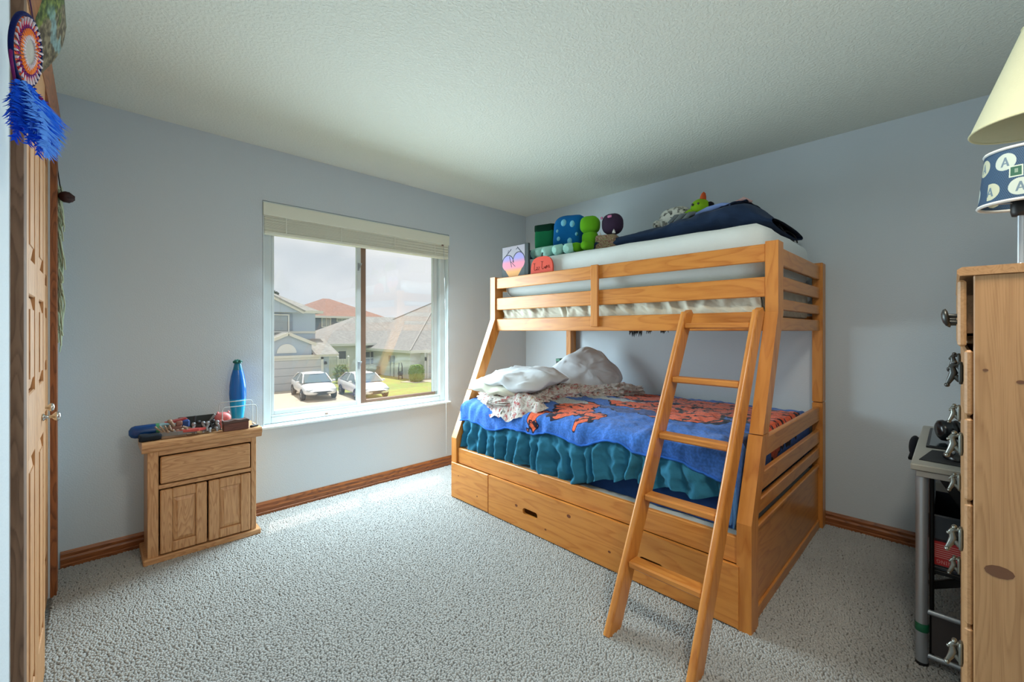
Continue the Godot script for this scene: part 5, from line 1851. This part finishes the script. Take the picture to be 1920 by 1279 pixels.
	put("red_wing", b, red, t)
	b = mb(t)
	b.span(Vector3(-2.965, y + 0.03, 0.13), Vector3(-2.925, y + 0.075, 0.175), 0.008)
	b.span(Vector3(-2.95, y, 0.14), Vector3(-2.935, y + 0.03, 0.17), 0.003)
	put("blue_pack", b, blue, t)
	for e in [[-2.893, 0.22, "dark grey plastic toy robot crouching in front of the flat case", 0.0], [-2.83, 0.235, "black and silver plastic toy robot left of the wooden box", 0.6]]:
		t = thing("toy_robot", e[2], "toy", Vector3(e[0], y, e[1]))
		b = mb(t)
		b.box(Vector3(e[0], y + 0.034, e[1]), Vector3(0.034, 0.036, 0.03), 0.006, Basis(Vector3.UP, e[3]))
		b.box(Vector3(e[0] + 0.002, y + 0.062, e[1] + 0.004), Vector3(0.018, 0.018, 0.018), 0.004, Basis(Vector3.UP, e[3] + 0.3))
		put("torso", b, dark, t)
		b = mb(t)
		for s in [-1, 1]:
			b.tube([Vector3(e[0] + s * 0.018, y + 0.048, e[1] + 0.008), Vector3(e[0] + s * 0.03, y + 0.03, e[1] + 0.02), Vector3(e[0] + s * 0.026, y + 0.012, e[1] + 0.03)], [0.008, 0.007, 0.009], 8)
			b.tube([Vector3(e[0] + s * 0.01, y + 0.02, e[1] + 0.01), Vector3(e[0] + s * 0.016, y + 0.026, e[1] + 0.03), Vector3(e[0] + s * 0.018, y + 0.006, e[1] + 0.036)], [0.009, 0.007, 0.006], 8)
			b.ball(Vector3(e[0] + s * 0.022, y + 0.054, e[1] + 0.006), Vector3.ONE * 0.011, 6)
		put("limbs", b, mat(Color(0.60, 0.60, 0.62), 0.35, 0.3), t)
		b = mb(t)
		b.bar(Vector3(e[0] - 0.02, y + 0.045, e[1] - 0.012), Vector3(e[0] + (-0.012 if e[3] == 0.0 else 0.016), y + 0.098, e[1] - 0.016), 0.012, 0.006)
		put("wing_panel", b, dark if e[3] == 0.0 else grey, t)


# ---------------------------------------------------------------- chest of drawers and lamps on the right
const DX := -2.058
const DE := -1.30

func dresser() -> void:
	var t := thing("dresser", "tall knotty pine chest of five drawers at the right edge, top drawer ajar", "dresser", Vector3(-1.68, 0, 3.46))
	var b := mb(t)
	b.span(Vector3(DX, 0, 3.224), Vector3(DX + 0.022, 1.333, 3.69), 0.002)
	put("side_panel", b, M.piney, t)
	b = mb(t)
	b.span(Vector3(DE - 0.022, 0, 3.224), Vector3(DE, 1.333, 3.69), 0.002)
	put("side_panel", b, M.piney, t)
	b = mb(t)
	b.prism([Vector2(3.205, 1.333), Vector2(3.7, 1.333), Vector2(3.7, 1.35), Vector2(3.208, 1.35), Vector2(3.201, 1.345), Vector2(3.201, 1.338)], Transform3D(Basis(Vector3(0, 0, 1), Vector3.UP, Vector3.RIGHT), Vector3(DX - 0.004, 0, 0)), DE - DX + 0.008)
	put("top", b, M.pinex, t)
	b = mb(t)
	b.span(Vector3(DX + 0.022, 0.02, 3.67), Vector3(DE - 0.022, 1.333, 3.685), 0.002)
	put("back_panel", b, M.pinex, t)
	slab("plinth", Vector3(DX + 0.022, 0, 3.24), Vector3(DE - 0.022, 0.08, 3.26), M.pinex, t)
	b = mb(t)
	b.flat()
	for e in [[1.125, 3.285, 0.006], [1.13, 3.30, 0.006], [1.145, 3.24, 0.004], [0.755, 3.258, 0.02], [0.52, 3.29, 0.012]]:
		for k in 12:
			var a := TAU * k / 12
			var c := TAU * (k + 1) / 12
			b.tri(Vector3(DX - 0.0005, e[0], e[1]), Vector3(DX - 0.0005, e[0] + sin(a) * e[2] * 0.6, e[1] + cos(a) * e[2]), Vector3(DX - 0.0005, e[0] + sin(c) * e[2] * 0.6, e[1] + cos(c) * e[2]), Vector3.LEFT)
	put("knot", b, mat(Color(0.42, 0.27, 0.17), 0.5), t).set_meta("kind", "stuff")
	var rows := [[1.19, 1.325, 1.253], [1.052, 1.183, 1.124], [0.88, 1.046, 0.966], [0.63, 0.874, 0.755], [0.36, 0.624, 0.50], [0.09, 0.354, 0.24]]
	for i in rows.size():
		var r: Array = rows[i]
		var z := 3.2115 if i > 0 else 3.202
		b = mb(t)
		b.span(Vector3(DX + 0.004, r[0], z), Vector3(DE - 0.004, r[1], z + 0.0125), 0.004)
		var d := put("drawer", b, M.pinex, t)
		b = mb(t)
		b.span(Vector3(DX + 0.03, r[0] + 0.02, z + 0.0125), Vector3(DX + 0.042, r[1] - 0.03, z + 0.4), 0.001)
		b.span(Vector3(DE - 0.042, r[0] + 0.02, z + 0.0125), Vector3(DE - 0.03, r[1] - 0.03, z + 0.4), 0.001)
		b.span(Vector3(DX + 0.03, r[0] + 0.02, z + 0.0125), Vector3(DE - 0.03, r[0] + 0.028, z + 0.4), 0.001)
		put("drawer_box", b, M.pinex, d)
		for x in ([-1.93, -1.42] if i > 0 else [-1.9, -1.45]):
			b = mb(t)
			if i == 0:
				for s in [-0.012, 0.012]:
					b.tube([Vector3(x, r[2] + s * 0.6 - 0.004, z), Vector3(x, r[2] + s * 0.6 - 0.004, z - 0.014)], 0.0045, 8)
				b.lathe([[0.0, 0.0], [0.014, 0.0], [0.021, 0.003], [0.019, 0.008], [0.010, 0.012], [0.0, 0.013]], Vector3(x, r[2], z - 0.013), 16, Basis.from_euler(Vector3(-PI / 2 - 0.15, 0, 0)))
				put("knob", b, M.dark_pewter, d)
			else:
				var y: float = r[2]
				b.soft(Vector3(x, y + 0.004, z - 0.004), Vector3(0.024, 0.05, 0.008), 0.004, 4)
				b.tube([Vector3(x, y + 0.022, z - 0.004), Vector3(x, y + 0.023, z - 0.014), Vector3(x, y + 0.014, z - 0.019)], [0.005, 0.006, 0.006], 8)
				b.tube([Vector3(x, y + 0.016, z - 0.018), Vector3(x, y + 0.004, z - 0.015), Vector3(x, y - 0.008, z - 0.019), Vector3(x, y - 0.022, z - 0.025)], [0.006, 0.0075, 0.006, 0.004], 9)
				b.tube([Vector3(x, y - 0.002, z - 0.015), Vector3(x, y - 0.012, z - 0.004)], [0.005, 0.007], 8)
				b.ball(Vector3(x, y + 0.027, z - 0.014), Vector3(0.010, 0.005, 0.005), 6)
				b.ball(Vector3(x, y - 0.024, z - 0.0255), Vector3(0.010, 0.005, 0.005), 6)
				b.ball(Vector3(x, y + 0.012, z - 0.023), Vector3(0.005, 0.004, 0.004), 6)
				put("pull", b, M.pewter if i > 1 else M.dark_pewter, d)
	lamps()


func shade_tex() -> ImageTexture:
	# blue cross-hatched print with pale discs carrying a letter A, and small framed squares
	var w := 1024
	var h := 256
	var im := Image.create(w, h, false, Image.FORMAT_RGB8)
	im.fill(Color(0.17, 0.30, 0.42))
	for j in range(0, h, 8):
		for i in range(0, w, 8):
			im.fill_rect(Rect2i(i + (4 if (j / 8) % 2 else 0), j, 4, 4), Color(0.09, 0.16, 0.26))
	var k := 0
	for cx in range(50, w, 128):
		for cy in [64, 196]:
			var ox: int = cx + (64 if cy > 100 else 0)
			var tint := Color(0.66, 0.72, 0.70) if k % 3 else Color(0.67, 0.70, 0.62)
			k += 1
			for dy in range(-42, 43):
				var half := int(48.0 * sqrt(maxf(0.0, 1.0 - pow(dy / 42.0, 2.0))))
				im.fill_rect(Rect2i(posmod(ox - half, w), cy + dy, mini(half * 2, w - posmod(ox - half, w)), 1), tint)
			for dy in 46:
				var x0 := ox - int(dy * 0.34)
				im.fill_rect(Rect2i(posmod(x0 - 4, w), cy - 22 + dy, 9, 1), Color(0.36, 0.45, 0.52))
				im.fill_rect(Rect2i(posmod(ox + int(dy * 0.34) - 4, w), cy - 22 + dy, 9, 1), Color(0.36, 0.45, 0.52))
			im.fill_rect(Rect2i(posmod(ox - 12, w), cy + 6, 26, 6), Color(0.36, 0.45, 0.52))
	for e in [[388, 110, Color(0.14, 0.36, 0.27)], [420, 40, Color(0.36, 0.30, 0.34)], [405, 190, Color(0.40, 0.33, 0.33)], [900, 120, Color(0.15, 0.34, 0.28)]]:
		im.fill_rect(Rect2i(e[0] - 28, e[1] - 28, 56, 56), Color(0.68, 0.74, 0.70))
		im.fill_rect(Rect2i(e[0] - 22, e[1] - 22, 44, 44), e[2])
		im.fill_rect(Rect2i(e[0] - 8, e[1] - 12, 14, 20), Color(0.45, 0.55, 0.50))
	return ImageTexture.create_from_image(im)


func lamps() -> void:
	var c := Vector3(-1.767, 1.35, 3.305)
	var t := thing("table_lamp", "small table lamp with blue printed drum shade on the pine dresser", "lamp", c)
	var b := mb(t)
	b.lathe([[0.0, 0.0], [0.06, 0.0], [0.062, 0.006], [0.05, 0.012], [0.012, 0.018], [0.006, 0.03]], c, 28)
	put("base", b, M.silver, t)
	b = mb(t)
	b.tube([c + Vector3(0, 0.02, 0), c + Vector3(0, 0.15, 0)], 0.0055, 12)
	put("pole", b, M.silver, t)
	b = mb(t)
	b.lathe([[0.0, 0.14], [0.014, 0.14], [0.016, 0.15], [0.016, 0.185], [0.012, 0.19], [0.0, 0.19]], c, 16)
	put("socket", b, M.black, t)
	b = mb(t)
	b.tube([c + Vector3(0.014, 0.165, 0), c + Vector3(0.03, 0.165, 0)], 0.004, 8)
	put("switch", b, M.chrome, t)
	b = mb(t)
	b.lathe([[0.0685, 0.168], [0.057, 0.288]], c, 48, Basis(Vector3.UP, 2.2), true)
	b.lathe([[0.0665, 0.168], [0.055, 0.288]], c, 48, Basis(Vector3.UP, 2.2), true)
	var m := mat(Color.WHITE, 0.8)
	m.albedo_texture = shade_tex()
	m.backlight_enabled = true
	m.backlight = Color(0.12, 0.13, 0.14)
	put("lamp_shade", b, m, t)
	b = mb(t)
	for e in [[0.0678, 0.167], [0.0563, 0.289]]:
		var pts := []
		for k in 40:
			pts.append(c + Vector3(cos(TAU * k / 40) * e[0], e[1], sin(TAU * k / 40) * e[0]))
		b.tube(pts, 0.0038, 6, false, true)
	put("shade_trim", b, cloth(Color(0.78, 0.80, 0.80)), t)
	b = mb(t)
	for k in 3:
		b.tube([c + Vector3(0, 0.17, 0), c + Vector3(cos(k * 2.1) * 0.066, 0.17, sin(k * 2.1) * 0.066)], 0.0016, 5)
	put("spider", b, M.silver, t)

	c = Vector3(-1.413, 1.35, 3.36)
	t = thing("table_lamp", "tall table lamp with wide cream cone shade at the top right", "lamp", c)
	b = mb(t)
	b.lathe([[0.0, 0.0], [0.075, 0.0], [0.078, 0.012], [0.06, 0.02], [0.016, 0.03], [0.01, 0.05], [0.01, 0.2], [0.014, 0.21], [0.014, 0.22], [0.009, 0.23], [0.009, 0.5]], c, 28)
	put("base", b, mat(Color(0.55, 0.50, 0.40), 0.4), t)
	b = mb(t)
	b.lathe([[0.0, 0.48], [0.017, 0.48], [0.017, 0.54], [0.0, 0.54]], c, 16)
	put("socket", b, M.bronze, t)
	b = mb(t)
	b.lathe([[0.132, 0.455], [0.028, 0.73]], c, 56)
	b.lathe([[0.130, 0.455], [0.026, 0.73]], c, 56)
	m = cloth(Color(0.80, 0.81, 0.70))
	m.backlight_enabled = true
	m.backlight = Color(0.45, 0.44, 0.36)
	put("lamp_shade", b, m, t)
	b = mb(t)
	for e in [[0.1315, 0.454], [0.0273, 0.731]]:
		var pts := []
		for k in 48:
			pts.append(c + Vector3(cos(TAU * k / 48) * e[0], e[1], sin(TAU * k / 48) * e[0]))
		b.tube(pts, 0.003, 6, false, true)
	put("shade_trim", b, cloth(Color(0.80, 0.80, 0.66)), t)
	b = mb(t)
	b.tube([c + Vector3(0, 0.54, 0), c + Vector3(0, 0.74, 0)], 0.003, 6)
	for k in 3:
		b.tube([c + Vector3(0, 0.728, 0), c + Vector3(cos(k * 2.1) * 0.026, 0.728, sin(k * 2.1) * 0.028)], 0.0018, 5)
	put("harp", b, M.bronze, t)


# ---------------------------------------------------------------- desk
func desk() -> void:
	var t := thing("desk", "small grey-topped desk on silver tube legs between bed and dresser", "desk", Vector3(-0.71, 0, 3.39))
	var b := mb(t)
	b.span(Vector3(-1.165, 0.712, 3.085), Vector3(-0.26, 0.735, 3.69), 0.004)
	put("desk_top", b, mat(Color(0.62, 0.62, 0.59), 0.5), t)
	b = mb(t)
	for e in [[-1.16, -1.14], [-0.30, -0.28]]:
		b.span(Vector3(e[0], 0.69, 3.10), Vector3(e[1], 0.712, 3.67), 0.002)
	put("top_rail", b, mat(Color(0.58, 0.58, 0.57), 0.5), t)
	for x in [-1.14, -0.30]:
		for z in [3.115, 3.655]:
			b = mb(t)
			b.tube([Vector3(x, 0.012, z), Vector3(x, 0.712, z)], 0.0175, 16)
			var l := put("leg", b, M.silver, t)
			b = mb(t)
			b.tube([Vector3(x, 0.0, z), Vector3(x, 0.014, z)], 0.019, 14)
			put("leg_cap", b, M.black, l)
		for y in [0.04, 0.2]:
			b = mb(t)
			b.tube([Vector3(x, y, 3.12), Vector3(x, y, 3.65)], 0.009, 10)
			put("rail", b, M.silver, t)
	b = mb(t)
	b.span(Vector3(-1.135, 0.05, 3.14), Vector3(-1.125, 0.19, 3.64), 0.001)
	put("lower_panel", b, mat(Color(0.24, 0.22, 0.22), 0.6), t)
	for e in [[Vector3(-0.98, 0.71, 3.14), Vector3(-0.98, 0.2, 3.43)], [Vector3(-0.62, 0.71, 3.18), Vector3(-0.62, 0.2, 3.47)], [Vector3(-1.0, 0.24, 3.13), Vector3(-1.0, 0.5, 3.65)], [Vector3(-0.7, 0.20, 3.13), Vector3(-0.7, 0.46, 3.65)]]:
		b = mb(t)
		b.bar(e[0], e[1], 0.012, 0.03, Vector3.RIGHT, 0.002)
		put("brace", b, M.dark_steel, t)
	b = mb(t)
	b.tube([Vector3(-1.115, 0.02, 3.14), Vector3(-1.115, 0.70, 3.14)], 0.007, 8)
	put("cable_bar", b, M.dark_steel, t)
	b = mb(t)
	b.span(Vector3(-1.09, 0.325, 3.13), Vector3(-0.34, 0.34, 3.5), 0.002)
	put("under_shelf", b, M.dark_steel, t)
	b = mb(t)
	b.lathe([[0.0185, 0.0], [0.0195, 0.003], [0.0195, 0.027], [0.0185, 0.03]], Vector3(-1.14, 0.125, 3.115), 16)
	tag(put("tape_band", b, mat(Color(0.06, 0.38, 0.26), 0.5), t), "green tape wound round the leg", "")

	t = thing("storage_bin", "dark blue-black plastic bin with red label under the desk", "bin", Vector3(-0.9, 0.34, 3.29))
	var dk := mat(Color(0.09, 0.12, 0.16), 0.4)
	b = mb(t)
	b.span(Vector3(-1.085, 0.34, 3.135), Vector3(-0.72, 0.352, 3.45), 0.002)
	for e in [[-1.085, -1.077], [-0.728, -0.72]]:
		b.span(Vector3(e[0], 0.352, 3.135), Vector3(e[1], 0.535, 3.45), 0.002)
	for e in [[3.135, 3.143], [3.442, 3.45]]:
		b.span(Vector3(-1.077, 0.352, e[0]), Vector3(-0.728, 0.535, e[1]), 0.002)
	put("bin_body", b, dk, t)
	b = mb(t)
	b.span(Vector3(-1.097, 0.455, 3.125), Vector3(-1.085, 0.545, 3.46), 0.004)
	put("rim", b, mat(Color(0.11, 0.15, 0.20), 0.35), t)
	slab("label_card", Vector3(-1.0885, 0.36, 3.142), Vector3(-1.0855, 0.448, 3.27), mat(Color(0.75, 0.16, 0.18), 0.5), t, 0.0005)
	var ink := mat(Color(0.88, 0.62, 0.60), 0.6)
	# the label is upside down: its heading reads from the lower edge
	text3("WARNING", 0.017, 0.0006, ink, t, Transform3D(Basis(Vector3(0, 0, -1), Vector3(0, -1, 0), Vector3(-1, 0, 0)), Vector3(-1.0890, 0.374, 3.19) - t.position))
	b = mb(t)
	for k in 7:
		b.span(Vector3(-1.0892, 0.389 + 0.0075 * k, 3.147), Vector3(-1.0886, 0.3915 + 0.0075 * k, 3.236 + 0.02 * sin(k * 2.3)), 0.0)
	put("fine_print", b, ink, t)

	t = thing("headphones", "black over-ear headphones lying on the dark tablet on the desk", "headphones", Vector3(-0.66, 0.75, 3.22))
	for s in [0, 1]:
		b = mb(t)
		var cc := Vector3(-0.70 + 0.02 * s, 0.795 - 0.004 * s, 3.175 + 0.09 * s)
		var bs := Basis.from_euler(Vector3(PI / 2 - 0.1, 0.35 if s == 0 else 0.2, 0))
		b.lathe([[0.0, -0.03], [0.03, -0.03], [0.042, -0.022], [0.045, -0.008], [0.04, 0.0], [0.042, 0.008], [0.040, 0.022], [0.028, 0.03], [0.0, 0.03]], cc, 24, bs)
		put("ear_cup", b, M.black_gloss, t)
		b = mb(t)
		b.lathe([[0.028, 0.026], [0.040, 0.03], [0.042, 0.036], [0.036, 0.042], [0.026, 0.040]], cc, 24, bs)
		put("ear_pad", b, M.black, t)
	b = mb(t)
	var pts := []
	for k in 14:
		var a := PI * k / 13.0
		pts.append(Vector3(-0.70 + 0.11 * sin(a), 0.80, 3.22 - 0.055 * cos(a)))
	b.tube(pts, 0.009, 8)
	put("headband", b, M.black, t)
	t = thing("tablet", "flat dark tablet near the far edge of the desk", "tablet", Vector3(-0.6, 0.735, 3.22))
	slab("case", Vector3(-0.83, 0.735, 3.115), Vector3(-0.36, 0.743, 3.42), M.dark_steel, t, 0.002)
	slab("screen", Vector3(-0.82, 0.743, 3.125), Vector3(-0.37, 0.7445, 3.41), mat(Color(0.10, 0.14, 0.16), 0.15), t, 0.0005)
	t = thing("mouse_pad", "black mouse pad at the near corner of the desk", "mouse pad", Vector3(-0.97, 0.735, 3.22))
	b = mb(t)
	b.prism([Vector2(-1.085, 3.105), Vector2(-0.875, 3.135), Vector2(-0.86, 3.38), Vector2(-1.12, 3.36)], Transform3D(Basis(Vector3.RIGHT, Vector3(0, 0, 1), Vector3.UP), Vector3(0, 0.735, 0)), 0.003)
	put("pad", b, mat(Color(0.06, 0.07, 0.085), 0.6), t)
	t = thing("computer_mouse", "glossy black computer mouse on the mouse pad", "computer mouse", Vector3(-1.0, 0.738, 3.2))
	b = mb(t)
	b.ball(Vector3(-0.99, 0.742, 3.2), Vector3(0.055, 0.028, 0.032), 10, Basis(Vector3.UP, 0.3))
	put("shell", b, M.black_gloss, t)
	b = mb(t)
	b.tube([Vector3(-1.025, 0.766, 3.195), Vector3(-1.012, 0.768, 3.196)], 0.004, 6)
	put("wheel", b, M.silver, t)
	t = thing("cap", "rounded black cap-like shape at the far side of the desk edge", "cap", Vector3(-0.62, 0.62, 3.07))
	b = mb(t)  # rounded black form of unclear kind, modelled like a cap
	b.ball(Vector3(-0.62, 0.69, 3.073), Vector3(0.075, 0.05, 0.022), 10)
	put("rounded_body", b, cloth(Color(0.08, 0.09, 0.11)), t)
	b = mb(t)
	b.soft(Vector3(-0.62, 0.645, 3.066), Vector3(0.12, 0.014, 0.03), 0.006, 5)
	put("lower_lip", b, cloth(Color(0.06, 0.07, 0.08)), t)
	t = thing("foam_board", "pale grey sheet leaning behind the front desk leg", "sheet", Vector3(-0.16, 0, 3.3))
	b = mb(t)
	b.box(Vector3(-0.14, 0.21, 3.34), Vector3(0.012, 0.42, 0.5), 0.002, Basis.from_euler(Vector3(0, 0, -0.22)))
	put("board", b, mat(Color(0.62, 0.64, 0.63), 0.7), t)


# ---------------------------------------------------------------- things hanging by the closet
func ray(px: float, py: float, d: float) -> Vector3:
	# a measured spot: d metres ahead of where the photograph was taken
	var f := Vector3(0.6968, 0, -0.7173)
	var r := Vector3(0.7173, 0, 0.6968)
	return Vector3(-3.313, 1.223, 3.197) + (f + r * (px - 960.0) / 805.2 + Vector3.UP * (619.5 - py) / 805.2) * d

func feather(b: MB, root: Vector3, tip: Vector3, w: float, side: Vector3, bend: Vector3) -> void:
	b.smooth(1)
	var n := 44
	var ax := (tip - root)
	for i in n:
		var f := (i + 0.5) / n
		var p := root + ax * f + bend * sin(PI * f)
		var wf := w * (0.35 + 0.65 * sin(PI * pow(f, 0.8)))
		for s in [-1, 1]:
			# every barb is a narrow curved blade that droops along the quill
			var l := wf * (0.88 + 0.24 * rng.randf())
			var dr := ax * (0.05 + 0.05 * rng.randf())
			var lift := bend.normalized() * rng.randf_range(-0.5, 0.5) * l
			var th := ax / n * 1.3
			var m: Vector3 = p + side * s * l * 0.6 + dr * 0.4 + lift * 0.4
			var q: Vector3 = p + side * s * l + dr + lift
			b.quad(p - th * 0.5, p + th * 0.5, m + th * 0.6, m - th * 0.5, bend)
			b.tri(m - th * 0.5, m + th * 0.6, q, bend)
	b.tube([root, root + ax * 0.5 + bend, tip], [0.0012, 0.001, 0.0004], 5)

func wall_things() -> void:
	# dream catcher: ring, woven threads, pale centre, blue plumes
	var c := ray(49, 95, 0.92)
	var t := thing("dreamcatcher", "round dream catcher woven orange and pink, with blue feathers, on the closet casing", "dream catcher", c)
	var along := Vector3(0.17, -0.22, -0.95).normalized()
	var up := (Vector3.UP - along * along.y + Vector3(0.1, 0, 0)).normalized()
	var out := along.cross(up).normalized()
	if out.x < 0:
		out = -out
	var R := 0.071
	var at := func(a: float, r: float, o := 0.0): return c + (along * cos(a) + up * sin(a)) * r + out * o
	var b := mb(t)
	var pts := []
	for k in 48:
		pts.append(at.call(TAU * k / 48, R))
	b.tube(pts, 0.0045, 8, false, true)
	put("ring", b, cloth(Color(0.06, 0.10, 0.30)), t)
	var cols := [Color(0.80, 0.34, 0.16), Color(0.72, 0.20, 0.30), Color(0.40, 0.15, 0.40), Color(0.85, 0.45, 0.20)]
	for j in 4:
		b = mb(t)
		for k in 32:
			var a := TAU * k / 32
			b.tube([at.call(a, R - 0.005 - 0.007 * j, 0.001 * j), at.call(a + 0.03, R - 0.015 - 0.008 * j, 0.002 + 0.001 * j)], [0.004, 0.0024], 5)
		put("thread", b, cloth(cols[j]), t).set_meta("kind", "stuff")
	b = mb(t)
	for k in 28:
		var a := TAU * k / 28
		b.tube([at.call(a, R - 0.004, 0.005), at.call(a + 0.05, R - 0.026, 0.003)], [0.0028, 0.0006], 5)
		b.tube([at.call(a + 0.1, 0.039, 0.0055), at.call(a + 0.12, 0.026, 0.006)], [0.0008, 0.0024], 5)
	put("white_thread", b, cloth(Color(0.80, 0.76, 0.80)), t).set_meta("kind", "stuff")
	b = mb(t)
	b.sheet(24, 6, func(u: float, v: float): return at.call(TAU * u, 0.030 * v, 0.0045 + 0.002 * (1.0 - v)), out)
	put("centre", b, cloth(Color(0.66, 0.65, 0.62)), t)
	b = mb(t)
	b.tube([at.call(PI * 0.5, R), c + up * (R + 0.04) - Vector3(0.01, 0, 0), ray(50, -30, 0.93)], 0.0015, 5)
	put("hanging_loop", b, cloth(Color(0.3, 0.2, 0.3)), t)
	b = mb(t)
	for k in 3:
		var p: Vector3 = at.call(-PI * 0.5 + (k - 1) * 0.9, R)
		b.tube([p, p - Vector3(0, 0.02, 0), ray([30, 58, 78][k], [165, 175, 185][k], 0.91)], 0.003, 6)
	put("tie", b, cloth(Color(0.45, 0.15, 0.38)), t)
	var blues := [cloth(Color(0.08, 0.34, 0.88)), cloth(Color(0.12, 0.42, 0.94)), cloth(Color(0.34, 0.58, 0.95))]
	var fs := [[30, 152, 26, 262, 1.06], [36, 150, 42, 235, 1.05], [46, 152, 58, 240, 1.05], [55, 158, 78, 268, 1.06], [62, 165, 95, 262, 1.08], [70, 176, 100, 285, 1.1], [60, 170, 70, 290, 1.07], [48, 165, 52, 270, 1.06], [72, 182, 92, 296, 1.09], [34, 160, 30, 235, 1.04], [80, 190, 98, 240, 1.11], [58, 178, 84, 294, 1.05]]
	for i in fs.size():
		b = mb(t)
		var f: Array = fs[i]
		for k in 2:
			var p := ray(f[0], f[1], f[4] * 0.85 + 0.01 * k)
			var q := ray(f[2] + 6 * k, f[3] - 8 * k, f[4] * 0.85 + 0.015 * k)
			feather(b, p, q, 0.024, (along + out * (0.5 - k) * 0.9).normalized(), out * (0.012 - 0.02 * k) + along * 0.006 * sin(i * 2.0))
		put("feather", b, blues[i % 3], t)

	# a curled landscape print above the closet head
	t = thing("poster", "curling green landscape print hanging out from above the closet door", "poster", ray(95, 40, 1.25))
	b = mb(t)
	b.smooth(1)
	var A := [ray(62, -70, 1.22), ray(66, 60, 1.24), ray(78, 138, 1.26)]
	var B := [ray(118, -62, 1.36), ray(119, -5, 1.36), ray(124, 52, 1.36)]
	var bez := func(q: Array, v: float): return (q[0] as Vector3).lerp(q[1], v).lerp((q[1] as Vector3).lerp(q[2], v), v)
	b.sheet(16, 16, func(u: float, v: float):
		var p: Vector3 = bez.call(A, v)
		var q: Vector3 = bez.call(B, v)
		return p.lerp(q, u) + Vector3(0.012, 0, 0) * sin(PI * u), Vector3.RIGHT)
	var m := mat(Color.WHITE, 0.6)
	m.albedo_texture = landscape_tex()
	put("print", b, m, t)
	b = mb(t)
	var edge := []
	for k in 13:
		edge.append(bez.call(B, k / 12.0))
	b.tube(edge, 0.0012, 5)
	put("edge", b, mat(Color(0.5, 0.52, 0.46), 0.7), t)

	# dried pod on a twig and a hank of moss by the far casing
	t = thing("seed_pod", "round dark red dried pod hanging on a twig by the closet casing", "seed pod", ray(122, 370, 2.04))
	b = mb(t)
	var pc := ray(125, 370, 2.04)
	b.lathe([[0.0, -0.028], [0.010, -0.026], [0.021, -0.015], [0.027, 0.0], [0.024, 0.014], [0.014, 0.025], [0.005, 0.028], [0.0, 0.029]], pc, 14, Basis.from_euler(Vector3(0.3, 0, 1.2)))
	put("pod", b, mat(Color(0.20, 0.07, 0.07), 0.6), t)
	b = mb(t)
	for k in 7:
		var a := TAU * k / 7
		var d := Vector3(0, cos(a), sin(a))
		b.tube([pc + Vector3(-0.027, 0, 0) + d * 0.004, pc + Vector3(-0.012, 0, 0) + d * 0.023, pc + Vector3(0.008, 0, 0) + d * 0.025, pc + Vector3(0.027, 0, 0) + d * 0.008], 0.0022, 5)
	put("rib", b, mat(Color(0.14, 0.05, 0.05), 0.6), t)
	b = mb(t)
	b.tube([ray(107, 300, 2.05), ray(108, 318, 2.05), ray(112, 345, 2.05), ray(115, 362, 2.04), ray(119, 368, 2.04)], 0.0025, 6)
	b.tube([ray(115, 362, 2.04), ray(109, 366, 2.05), ray(106, 360, 2.06)], 0.002, 6)
	put("twig", b, mat(Color(0.13, 0.10, 0.09), 0.8), t)
	t = thing("dried_moss", "long hank of pale green dried moss hanging below the dark pod", "dried plant", ray(112, 470, 2.05))
	b = mb(t)
	for k in 64:
		var x0 := 106.0 + rng.randf() * 8.0
		var y0 := 345.0 + rng.randf() * 20.0 if k < 30 else 440.0 + rng.randf() * 50.0
		var l := 70.0 + rng.randf() * 120.0
		pts = []
		var ph := rng.randf() * TAU
		var dr := rng.randf_range(-2.0, 7.0)
		for i in 9:
			var f := i / 8.0
			pts.append(ray(x0 + dr * f + 3.0 * sin(f * 9.0 + ph), y0 + l * f, 2.045 + 0.02 * sin(ph + f * 6.0)))
		b.tube(pts, 0.0028, 4)
	put("strands", b, mat(Color(0.74, 0.80, 0.70), 0.9), t).set_meta("kind", "stuff")
	b = mb(t)
	for k in 7:
		b.ball(ray(107 + 4.0 * rng.randf(), 385 + k * 28.0, 2.035), Vector3.ONE * 0.006, 5)
	put("seed_head", b, mat(Color(0.25, 0.22, 0.16), 0.9), t)

func landscape_tex() -> ImageTexture:
	# woods above, a pale river across, brown rocks below
	var w := 192
	var im := Image.create(w, w, false, Image.FORMAT_RGB8)
	var a := noise(101, 9.0, 5)
	var b := noise(102, 3.0, 3)
	for j in w:
		for i in w:
			var x := (i + 0.5) / w
			var y := (j + 0.5) / w
			var n := a.get_noise_2d(x, y)
			var l := b.get_noise_2d(x, y)
			var c := Color(0.20, 0.27, 0.16).lerp(Color(0.52, 0.58, 0.28), clampf(0.5 + n * 1.2, 0, 1))
			var rocks := smoothstep(0.5, 0.62, y + 0.25 * l)
			c = c.lerp(Color(0.30, 0.27, 0.22).lerp(Color(0.58, 0.54, 0.44), clampf(0.5 + n * 1.3, 0, 1)), rocks)
			var river := 1.0 - smoothstep(0.05, 0.11, absf(x - 0.35 - 0.25 * (y - 0.5) - 0.12 * l))
			c = c.lerp(Color(0.55, 0.72, 0.76), river * smoothstep(0.3, 0.5, y) * (0.7 + 0.3 * n))
			im.set_pixel(i, j, c)
	return ImageTexture.create_from_image(im)
